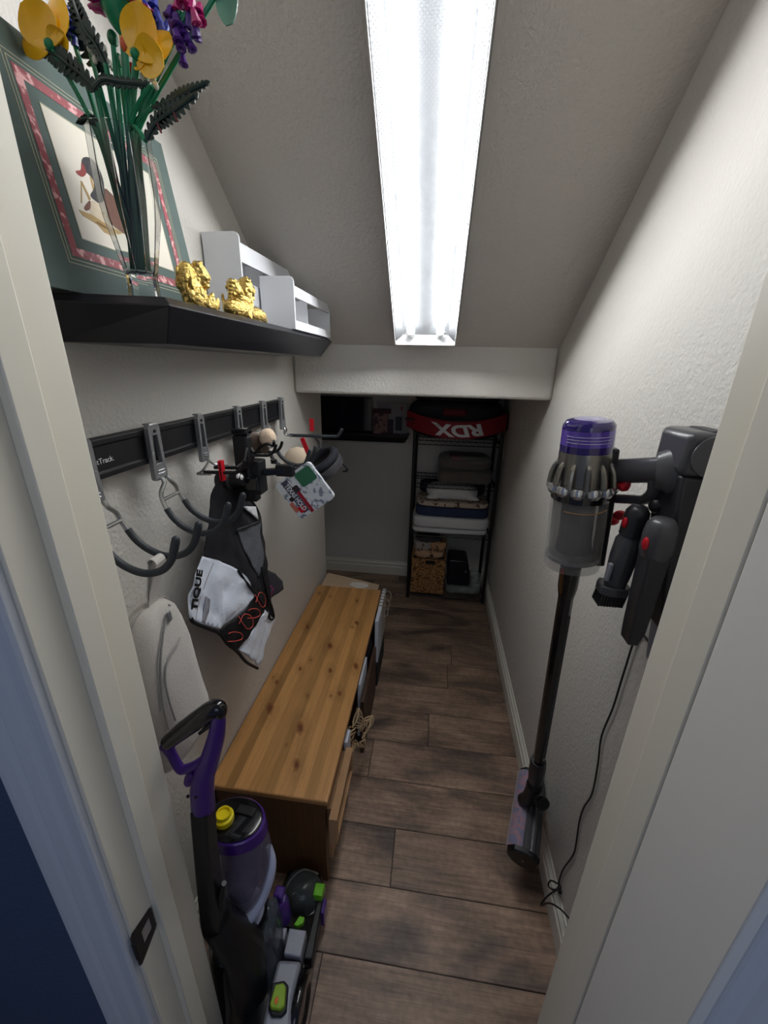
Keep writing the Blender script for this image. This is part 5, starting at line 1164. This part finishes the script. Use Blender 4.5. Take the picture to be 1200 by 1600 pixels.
# tools clipped under the dock
t = thing('crevice_tool', 'long flat dark crevice tool clipped under the dock, nearest the door jamb', 'vacuum tool', (0.93, 0.63, 1.06))
c0 = Vector((0.932, 0.628, 1.262))
obj('socket', B().lathe([(0, -0.026), (0.014, -0.024), (0.0215, -0.014), (0.0235, 0.0), (0.0235, 0.030), (0.019, 0.042), (0, 0.043)], c0, (0, 0, -1), 28), DK, t, smooth=60)
obj('blade', B().loft([[c0+Vector((a*sx, bb_*sy+oy, z)) for a, bb_ in ((-1, -0.8), (-0.8, -1), (0.8, -1), (1, -0.8), (1, 0.8), (0.8, 1), (-0.8, 1), (-1, 0.8))] for z, sx, sy, oy in ((-0.036, 0.018, 0.018, 0), (-0.060, 0.016, 0.019, 0), (-0.175, 0.0125, 0.0175, 0.0), (-0.205, 0.009, 0.016, 0.004))]), DK2, t, bevel=0.002, smooth=40)
obj('release_button', B().ball(c0+Vector((-0.022, -0.008, -0.016)), (0.005, 0.006, 0.011)), M['red'], t)
t = thing('combination_tool', 'short dark brush tool clipped under the dock, behind the crevice tool', 'vacuum tool', (0.925, 0.70, 1.10))
c0 = Vector((0.928, 0.700, 1.262))
obj('socket', B().lathe([(0, -0.022), (0.012, -0.020), (0.0185, -0.010), (0.0195, 0.004), (0.0195, 0.034), (0, 0.035)], c0, (-0.05, 0, -1), 26), DK2, t, smooth=60)
obj('tube_body', B().lathe([(0, 0.034), (0.0165, 0.035), (0.0215, 0.045), (0.0225, 0.078), (0.0205, 0.110), (0.018, 0.135), (0, 0.136)], c0, (-0.06, 0, -1), 26), DK, t, smooth=40)
obj('slider', B().obox(c0+Vector((-0.028, -0.010, -0.105)), (1, 0, 0), (0, 1, 0), (-0.06, 0, -1), 0.0045, 0.005, 0.018), SILV, t, bevel=0.003)
obj('brush_collar', B().loft([[c0+Vector((-0.010+a*1.0, bb_, z)) for a, bb_ in ((-0.026, -0.014), (-0.012, -0.022), (0.018, -0.022), (0.026, -0.010), (0.026, 0.014), (0.012, 0.022), (-0.018, 0.022), (-0.026, 0.010))] for z in (-0.150, -0.133)]), DK, t, bevel=0.002, smooth=30)
bq = B()
for i in range(9):
    for j in range(5):
        p = c0+Vector((-0.010-0.020+0.005*i, -0.014+0.007*j, -0.150)); bq.tube([p, p+Vector((-0.004, 0, -0.024))], 0.0026, 5)
br = obj('bristles', bq, M['black'], t); br['kind'] = 'stuff'
obj('release_button', B().ball(c0+Vector((-0.0195, -0.006, -0.010)), (0.0045, 0.006, 0.010)), M['red'], t)

# charger cord and its clip
b = B(); pts = [(1.0, 0.652, 1.06), (1.0, 0.672, 1.02)]+[tuple(X(u, v, 1.0)) for u, v in [(997, 990), (975, 1050), (958, 1105), (940, 1150), (934, 1195), (925, 1240), (912, 1262), (905, 1285), (899, 1325), (893, 1340), (880, 1358), (874, 1375), (873, 1387)]]
k0 = Vector(pts[-1])
pts += [X(864, 1390, 0.990), X(857, 1384, 0.985), X(860, 1376, 0.985), X(870, 1380, 0.990), X(876, 1387, 0.995), X(862, 1395, 0.984), X(851, 1405, 0.968), X(845, 1415, 0.958), X(858, 1411, 0.966), X(875, 1420, 0.984), X(890, 1436, 0.997), X(905, 1455, 1.0)]
tag(obj('power_cord', b.tube(pts, 0.0022, 8, smooth=6), M['black']), 'thin black charger cord hanging down the right wall to the baseboard', 'cord')
tag(obj('cord_clip', B().box(k0+Vector((-0.003, -0.012, -0.006)), k0+Vector((0.005, 0.004, 0.006))).tube([k0+Vector((-0.002, -0.004, 0)), k0+Vector((-0.004, -0.014, 0.010))], 0.0014, 6), M['black'], bevel=0.001), 'tiny black clip fixing the cord on the right wall above the baseboard', 'clip')

# ================================================================ WIRE SHELVING RACK AT THE BACK
RK = mat('black_powder_coat', S(20, 20, 22), rough=0.4)
RX0, RX1, RY0, RY1 = 0.462, 0.968, 2.405, 2.672
t = thing('wire_rack', 'black four tier wire shelving rack against the back wall', 'shelving', ((RX0+RX1)/2, (RY0+RY1)/2, 0.0))
for x in (RX0, RX1):
    for y in (RY0, RY1):
        p = obj('post', B().tube([(x, y, 0.012), (x, y, 1.125)], 0.0105, 14), RK, t)
        obj('post_foot', B().lathe([(0, 0), (0.010, 0), (0.012, 0.004), (0.012, 0.012), (0, 0.013)], (x, y, 0), seg=14), RK, p)
        obj('post_cap', B().lathe([(0, 0), (0.0118, 0), (0.0118, 0.010), (0, 0.014)], (x, y, 1.122), seg=14), RK, p)
TIERS = [0.045, 0.490, 0.815, 1.082]
for z in TIERS:
    b = B()
    for y in (RY0, RY1):
        for dz in (0, 0.024): b.tube([(RX0, y, z-dz), (RX1, y, z-dz)], 0.0028, 6)
        zz = [(RX0+(RX1-RX0)*i/28, y, z-(0.024 if i % 2 else 0)) for i in range(29)]; b.tube(zz, 0.0017, 5)
    for x in (RX0, RX1):
        for dz in (0, 0.024): b.tube([(x, RY0, z-dz), (x, RY1, z-dz)], 0.0028, 6)
        zz = [(x, RY0+(RY1-RY0)*i/14, z-(0.024 if i % 2 else 0)) for i in range(15)]; b.tube(zz, 0.0017, 5)
    for i in range(1, 21): x = RX0+(RX1-RX0)*i/21; b.tube([(x, RY0, z+0.001), (x, RY1, z+0.001)], 0.0014, 5)
    b.tube([(RX0, (RY0+RY1)/2, z-0.003), (RX1, (RY0+RY1)/2, z-0.003)], 0.0024, 6)
    obj('wire_shelf', b, RK, t)
# top: black padded gear bag and the red belt
t = thing('padded_bag', 'black padded sports gear lying on the top of the wire rack behind the red belt', 'bag', (0.70, 2.55, 1.086))
BKF = mat('black_padded_fabric', S(24, 24, 32), rough=0.6, bump=(60, 0.3))
obj('bag_body', B().soft((0.42, 2.43, 1.087), (0.975, 2.69, 1.315), e=0.45, n=14, amp=0.014, fr=7, seed=3), BKF, t, smooth=80)
obj('top_flap', B().soft((0.44, 2.45, 1.29), (0.955, 2.69, 1.368), e=0.6, n=12, amp=0.012, fr=9, seed=5), BKF, t, smooth=80)
obj('red_patch', B().soft((0.615, 2.418, 1.225), (0.755, 2.452, 1.268), e=0.3, n=6), mat('dark_red_patch', S(110, 20, 34), rough=0.7), t, smooth=60)
t = thing('lifting_belt', 'wide red lifting belt with upside down white letters on top of the wire rack', 'belt', (0.70, 2.33, 1.10))
REDF = mat('red_belt_fabric', S(136, 24, 38), rough=0.6, bump=(220, 0.25))
def belt_c(f):  # f in -1..1 along the belt
    x = 0.70+0.292*f; y = 2.325+0.145*f*f; z = 1.160+0.040*f*f; return Vector((x, y, z))
def belt(h, th, f0=-1, f1=1, off=0.0, n=40):
    rings = []
    for i in range(n+1):
        f = f0+(f1-f0)*i/n; c = belt_c(f); tg = (belt_c(f+0.01)-belt_c(f-0.01)).normalized(); nn = Vector((tg.y, -tg.x, 0)).normalized()
        up = Vector((0, 0.16, 1)).normalized()
        c = c+nn*off
        rings.append([c+up*h+nn*th, c+up*h-nn*th, c-up*h-nn*th, c-up*h+nn*th])
    return B().loft(rings)
obj('belt_band', belt(0.048, 0.006), REDF, t, smooth=60, bevel=0.002)
obj('belt_lining', belt(0.0515, 0.005, off=-0.011), M['black'], t, smooth=60)
obj('belt_end_strap', B().obox(belt_c(-0.92)+Vector((-0.006, -0.014, 0.004)), (0.9, -0.3, -0.1), (0, 1, 0), (0, 0, 1), 0.030, 0.003, 0.006), M['black'], t, bevel=0.001)
obj('edge_trim', belt(0.0495, 0.0065, 0.985, 1.02), M['black'], t, smooth=60)
lt = text_mesh('lettering', 'RDX', 0.088, (0.70, 2.313, 1.158), (-1, 0, 0), (0, 0.0, -1), M['white_text'], t, extrude=0.0006, bold=0.0035, shear=-0.25, sx=1.50)
for v in lt.data.vertices:   # wrap the print round the belt
    wx = v.co.x+ORG[t.name].x; f = (wx-0.70)/0.292; d = v.co.y+ORG[t.name].y-2.313; wz = v.co.z+ORG[t.name].z-1.158
    c = belt_c(f); v.co = Vector((wx, c.y-0.0075-0.0006+d+0.16*wz, c.z+wz))-ORG[t.name]
# second tier
G1 = mat('taupe_blanket', S(96, 90, 84), rough=0.95, bump=(180, 0.5), sheen=0.2)
t = thing('folded_blanket', 'taupe folded blanket on the second tier of the wire rack', 'blanket', (0.77, 2.53, 0.817))
obj('lower_fold', B().soft((0.612, 2.41, 0.8175), (0.945, 2.66, 0.905), e=0.35, n=12, amp=0.008, fr=9, seed=1), G1, t, smooth=80)
obj('upper_fold', B().soft((0.618, 2.43, 0.895), (0.935, 2.66, 0.985), e=0.45, n=12, amp=0.010, fr=9, seed=2), G1, t, smooth=80)
t = thing('wrapped_packet', 'plastic wrapped dark red packet on the taupe blanket', 'packet', (0.79, 2.48, 0.96))
obj('textile', B().soft((0.675, 2.425, 0.955), (0.90, 2.56, 0.992), e=0.4, n=10, amp=0.004, fr=16), mat('dark_red_textile', S(92, 34, 46), rough=0.7, mix=(S(40, 44, 36), 12, 0.45, 0.55)), t, smooth=80)
obj('clear_wrap', B().soft((0.668, 2.418, 0.950), (0.912, 2.568, 0.997), e=0.35, n=12, amp=0.006, fr=30, seed=4), mat('clear_film', S(220, 220, 220), rough=0.08, alpha=0.12, spec=0.8), t, smooth=80)
# third tier
WQ = mat('white_quilt_cotton', S(206, 206, 206), rough=0.9, bump=(90, 0.3))
def folded(name, label, lo, hi, m_, seed, e=0.3, amp=0.006, sag=0.0, cat='blanket', nn=14): return tag(obj(name, B().soft(lo, hi, e=e, n=nn, amp=amp, fr=8, seed=seed, sag=sag), m_, smooth=80), label, cat)
folded('folded_sheet', 'thin white folded sheet at the bottom of the third tier pile', (0.470, 2.400, 0.4915), (0.950, 2.66, 0.520), WQ, 1, 0.25, 0.003)
folded('folded_quilt', 'thick white folded quilt under the navy blanket', (0.468, 2.398, 0.5205), (0.955, 2.66, 0.600), WQ, 2, 0.3, 0.006)
folded('folded_blanket', 'navy blue folded blanket in the middle of the third tier pile', (0.488, 2.402, 0.6005), (0.945, 2.66, 0.662), mat('navy_blanket', S(44, 56, 84), rough=0.95, bump=(160, 0.4)), 3, 0.28, 0.004)
folded('patterned_throw', 'cream throw with brown branch pattern under the small pillow', (0.490, 2.41, 0.6625), (0.942, 2.66, 0.698), mat('cream_branch_print', S(192, 178, 160), rough=0.9, mix=(S(96, 64, 50), 46, 0.57, 0.62)), 4, 0.35, 0.004)
t = thing('small_pillow', 'small white pillow on top of the third tier pile', 'pillow', (0.70, 2.50, 0.70))
obj('pillow_body', B().soft((0.550, 2.405, 0.6995), (0.872, 2.60, 0.806), e=0.75, n=16, amp=0.006, fr=10, seed=6), WQ, t, smooth=80)
for sx in (-1, 1): obj('pillow_corner', B().lathe([(0, 0), (0.012, 0.02), (0.030, 0.07), (0, 0.07)], (0.712+sx*0.166, 2.412, 0.722), (-sx, 0.35, 0.25), 12), WQ, t, smooth=80)
tag(obj('folded_cloth', B().soft((0.50, 2.585, 0.6985), (0.93, 2.665, 0.785), e=0.35, n=10, amp=0.006), mat('midnight_fabric', S(16, 18, 40), rough=0.8), smooth=80), 'dark blue folded cloth behind the small pillow', 'cloth')
# bottom tier
t = thing('wicker_basket', 'square woven seagrass basket on the bottom tier of the rack', 'basket', (0.585, 2.50, 0.047))
wk = bpy.data.materials.new('woven_seagrass'); wk.use_nodes = True; nt = wk.node_tree; N = nt.nodes; L = nt.links; b_ = N['Principled BSDF']; b_.inputs['Roughness'].default_value = 0.7
tc = N.new('ShaderNodeTexCoord'); vo = N.new('ShaderNodeTexVoronoi'); mp = N.new('ShaderNodeMapping'); mp.inputs['Scale'].default_value = (88, 88, 120); L.new(tc.outputs['Object'], mp.inputs[0]); L.new(mp.outputs[0], vo.inputs['Vector']); vo.inputs['Scale'].default_value = 1
cr = N.new('ShaderNodeValToRGB'); L.new(vo.outputs['Distance'], cr.inputs[0]); e = cr.color_ramp.elements; e[0].position = 0.1; e[0].color = (*S(204, 152, 92), 1); e[1].position = 0.75; e[1].color = (*S(92, 56, 26), 1)
L.new(cr.outputs[0], b_.inputs['Base Color']); bp = N.new('ShaderNodeBump'); bp.invert = True; bp.inputs['Distance'].default_value = 0.006; L.new(vo.outputs['Distance'], bp.inputs['Height']); L.new(bp.outputs[0], b_.inputs['Normal'])
bx0, bx1, by0, by1, bz0, bz1 = 0.480, 0.702, 2.395, 2.63, 0.0475, 0.305
b = B(); b.box((bx0, by0, bz0), (bx1, by1, bz0+0.008)); b.box((bx0, by0, bz0+0.008), (bx0+0.010, by1, bz1)); b.box((bx1-0.010, by0, bz0+0.008), (bx1, by1, bz1)); b.box((bx0+0.010, by1-0.010, bz0+0.008), (bx1-0.010, by1, bz1))
cx = (bx0+bx1)/2+0.012; hw = 0.031
for lo, hi in (((bx0+0.010, bz0+0.008), (cx-hw, bz1)), ((cx+hw, bz0+0.008), (bx1-0.010, bz1)), ((cx-hw, bz0+0.008), (cx+hw, bz1-0.042)), ((cx-hw, bz1-0.012), (cx+hw, bz1))): b.box((lo[0], by0, lo[1]), (hi[0], by0+0.010, hi[1]))
obj('basket_wall', b, wk, t, smooth=0)
obj('rim_braid', B().tube([(bx0, by0, bz1), (bx1, by0, bz1), (bx1, by1, bz1), (bx0, by1, bz1)], 0.0055, 8, closed=True), wk, t)
obj('basket_lining', B().box((bx0+0.0105, by0+0.0105, bz0+0.009), (bx1-0.0105, by1-0.0105, bz1-0.015)), mat('dark_basket_lining', S(22, 20, 24), rough=0.9), t, smooth=0)
t = thing('crumpled_cloth', 'crumpled tan and patterned cloths heaped in the seagrass basket', 'cloth', (0.59, 2.5, 0.30))
for i, (lo, hi, c, am) in enumerate([((0.485, 2.405, 0.292), (0.700, 2.62, 0.352), S(176, 140, 108), .014), ((0.482, 2.44, 0.335), (0.62, 2.60, 0.405), S(150, 140, 132), .022), ((0.58, 2.43, 0.335), (0.702, 2.60, 0.400), S(168, 128, 92), .022), ((0.50, 2.45, 0.385), (0.66, 2.60, 0.430), S(60, 56, 58), .020)]):
    obj('cloth_piece', B().soft(lo, hi, e=0.6, n=14, amp=am, fr=26, seed=i+3), mat('heaped_cloth', c, rough=0.9, mix=(S(70, 56, 48), 30, 0.56, 0.64)), t, smooth=80)
t = thing('black_tote', 'black glossy bag standing beside the seagrass basket', 'bag', (0.78, 2.5, 0.09))
obj('bag_body', B().loft([[Vector((x, y, z)) for x, y in ((a, 2.43), (c_, 2.43), (c_, 2.60), (a, 2.60))] for z, a, c_ in ((0.105, 0.725, 0.875), (0.20, 0.722, 0.872), (0.285, 0.725, 0.850), (0.292, 0.730, 0.845))]), mat('black_vinyl', S(12, 12, 24), rough=0.3), t, bevel=0.008, smooth=40)
obj('bag_stud', B().ball((0.842, 2.427, 0.215), 0.004), M['white'], t)
t = thing('clear_plastic_bag', 'crumpled clear plastic bag under and beside the black bag on the bottom tier', 'bag', (0.83, 2.5, 0.047))
FILM = mat('clear_crumpled_film', S(170, 180, 176), rough=0.1, alpha=0.30, spec=1.0)
obj('bag_film', B().soft((0.712, 2.402, 0.0475), (0.925, 2.62, 0.106), e=0.5, n=16, amp=0.010, fr=34), FILM, t, smooth=25)
obj('side_film', B().soft((0.880, 2.402, 0.0475), (0.952, 2.60, 0.185), e=0.6, n=14, amp=0.014, fr=30, seed=4), FILM, t, smooth=25)

# ================================================================ BACK WALL LEDGE
t_ = B().loft([[Vector((-0.62, 2.600, 1.075)), Vector((0.412, 2.600, 1.075)), Vector((0.412, YB-0.001, 1.075)), Vector((-0.62, YB-0.001, 1.075))], [Vector((-0.62, 2.603, 1.058)), Vector((0.409, 2.603, 1.058)), Vector((0.409, YB-0.001, 1.058)), Vector((-0.62, YB-0.001, 1.058))], [Vector((-0.59, 2.622, 1.020)), Vector((0.385, 2.622, 1.020)), Vector((0.385, YB-0.001, 1.020)), Vector((-0.59, YB-0.001, 1.020))]])
tag(obj('floating_shelf', t_, M['black_shelf'], bevel=0.0015, smooth=0), 'black floating ledge on the dim back wall left of the wire rack', 'shelf')
t = thing('dark_picture', 'large dark glass fronted picture standing on the back wall ledge', 'picture', (-0.1, 2.67, 1.0755))
obj('frame', (lambda b: (ring_prism_y(b), b)[1])(B()) if False else B().box((-0.40, 2.665, 1.0757), (0.165, 2.690, 1.300)), M['gloss_black'], t, bevel=0.003, smooth=0)
obj('glazing', B().box((-0.385, 2.6635, 1.090), (0.150, 2.6648, 1.288)), mat('dark_glazed_print', S(18, 20, 36), rough=0.08, coat=1.0, mix=(S(30, 34, 46), 9, 0.45, 0.6)), t, smooth=0)
t = thing('pinned_poster', 'pale printed card with dark panels standing at the right end of the back wall ledge', 'card', (0.29, 2.65, 1.0755))
obj('card_sheet', B().box((0.205, 2.655, 1.0757), (0.392, 2.660, 1.268)), mat('pale_card', S(150, 146, 146), rough=0.7), t, smooth=0)
obj('dark_panel', B().box((0.318, 2.6535, 1.095), (0.362, 2.6548, 1.185)), mat('slate_panel', S(64, 66, 72), rough=0.7), t, smooth=0)
obj('red_mark', B().box((0.352, 2.6535, 1.225), (0.362, 2.6548, 1.250)), mat('faded_red_mark', S(140, 60, 56), rough=0.7), t, smooth=0)
t = thing('small_carton', 'small brown carton with maroon top in front of the pale card on the back ledge', 'carton', (0.23, 2.63, 1.0755))
obj('carton_body', B().box((0.178, 2.618, 1.0757), (0.272, 2.650, 1.205)), mat('dusky_carton', S(128, 96, 90), rough=0.7, mix=(S(70, 48, 60), 40, 0.5, 0.6)), t, smooth=0, bevel=0.001)
obj('carton_top', B().box((0.176, 2.616, 1.2052), (0.290, 2.652, 1.232)), mat('maroon_card', S(70, 34, 42), rough=0.7), t, smooth=0, bevel=0.001)
t = thing('small_carton', 'small dark carton between the brown carton and the pale card edge', 'carton', (0.29, 2.63, 1.0755))
obj('carton_body', B().box((0.274, 2.620, 1.0757), (0.305, 2.650, 1.165)), mat('plum_card', S(62, 46, 64), rough=0.7), t, smooth=0, bevel=0.001)
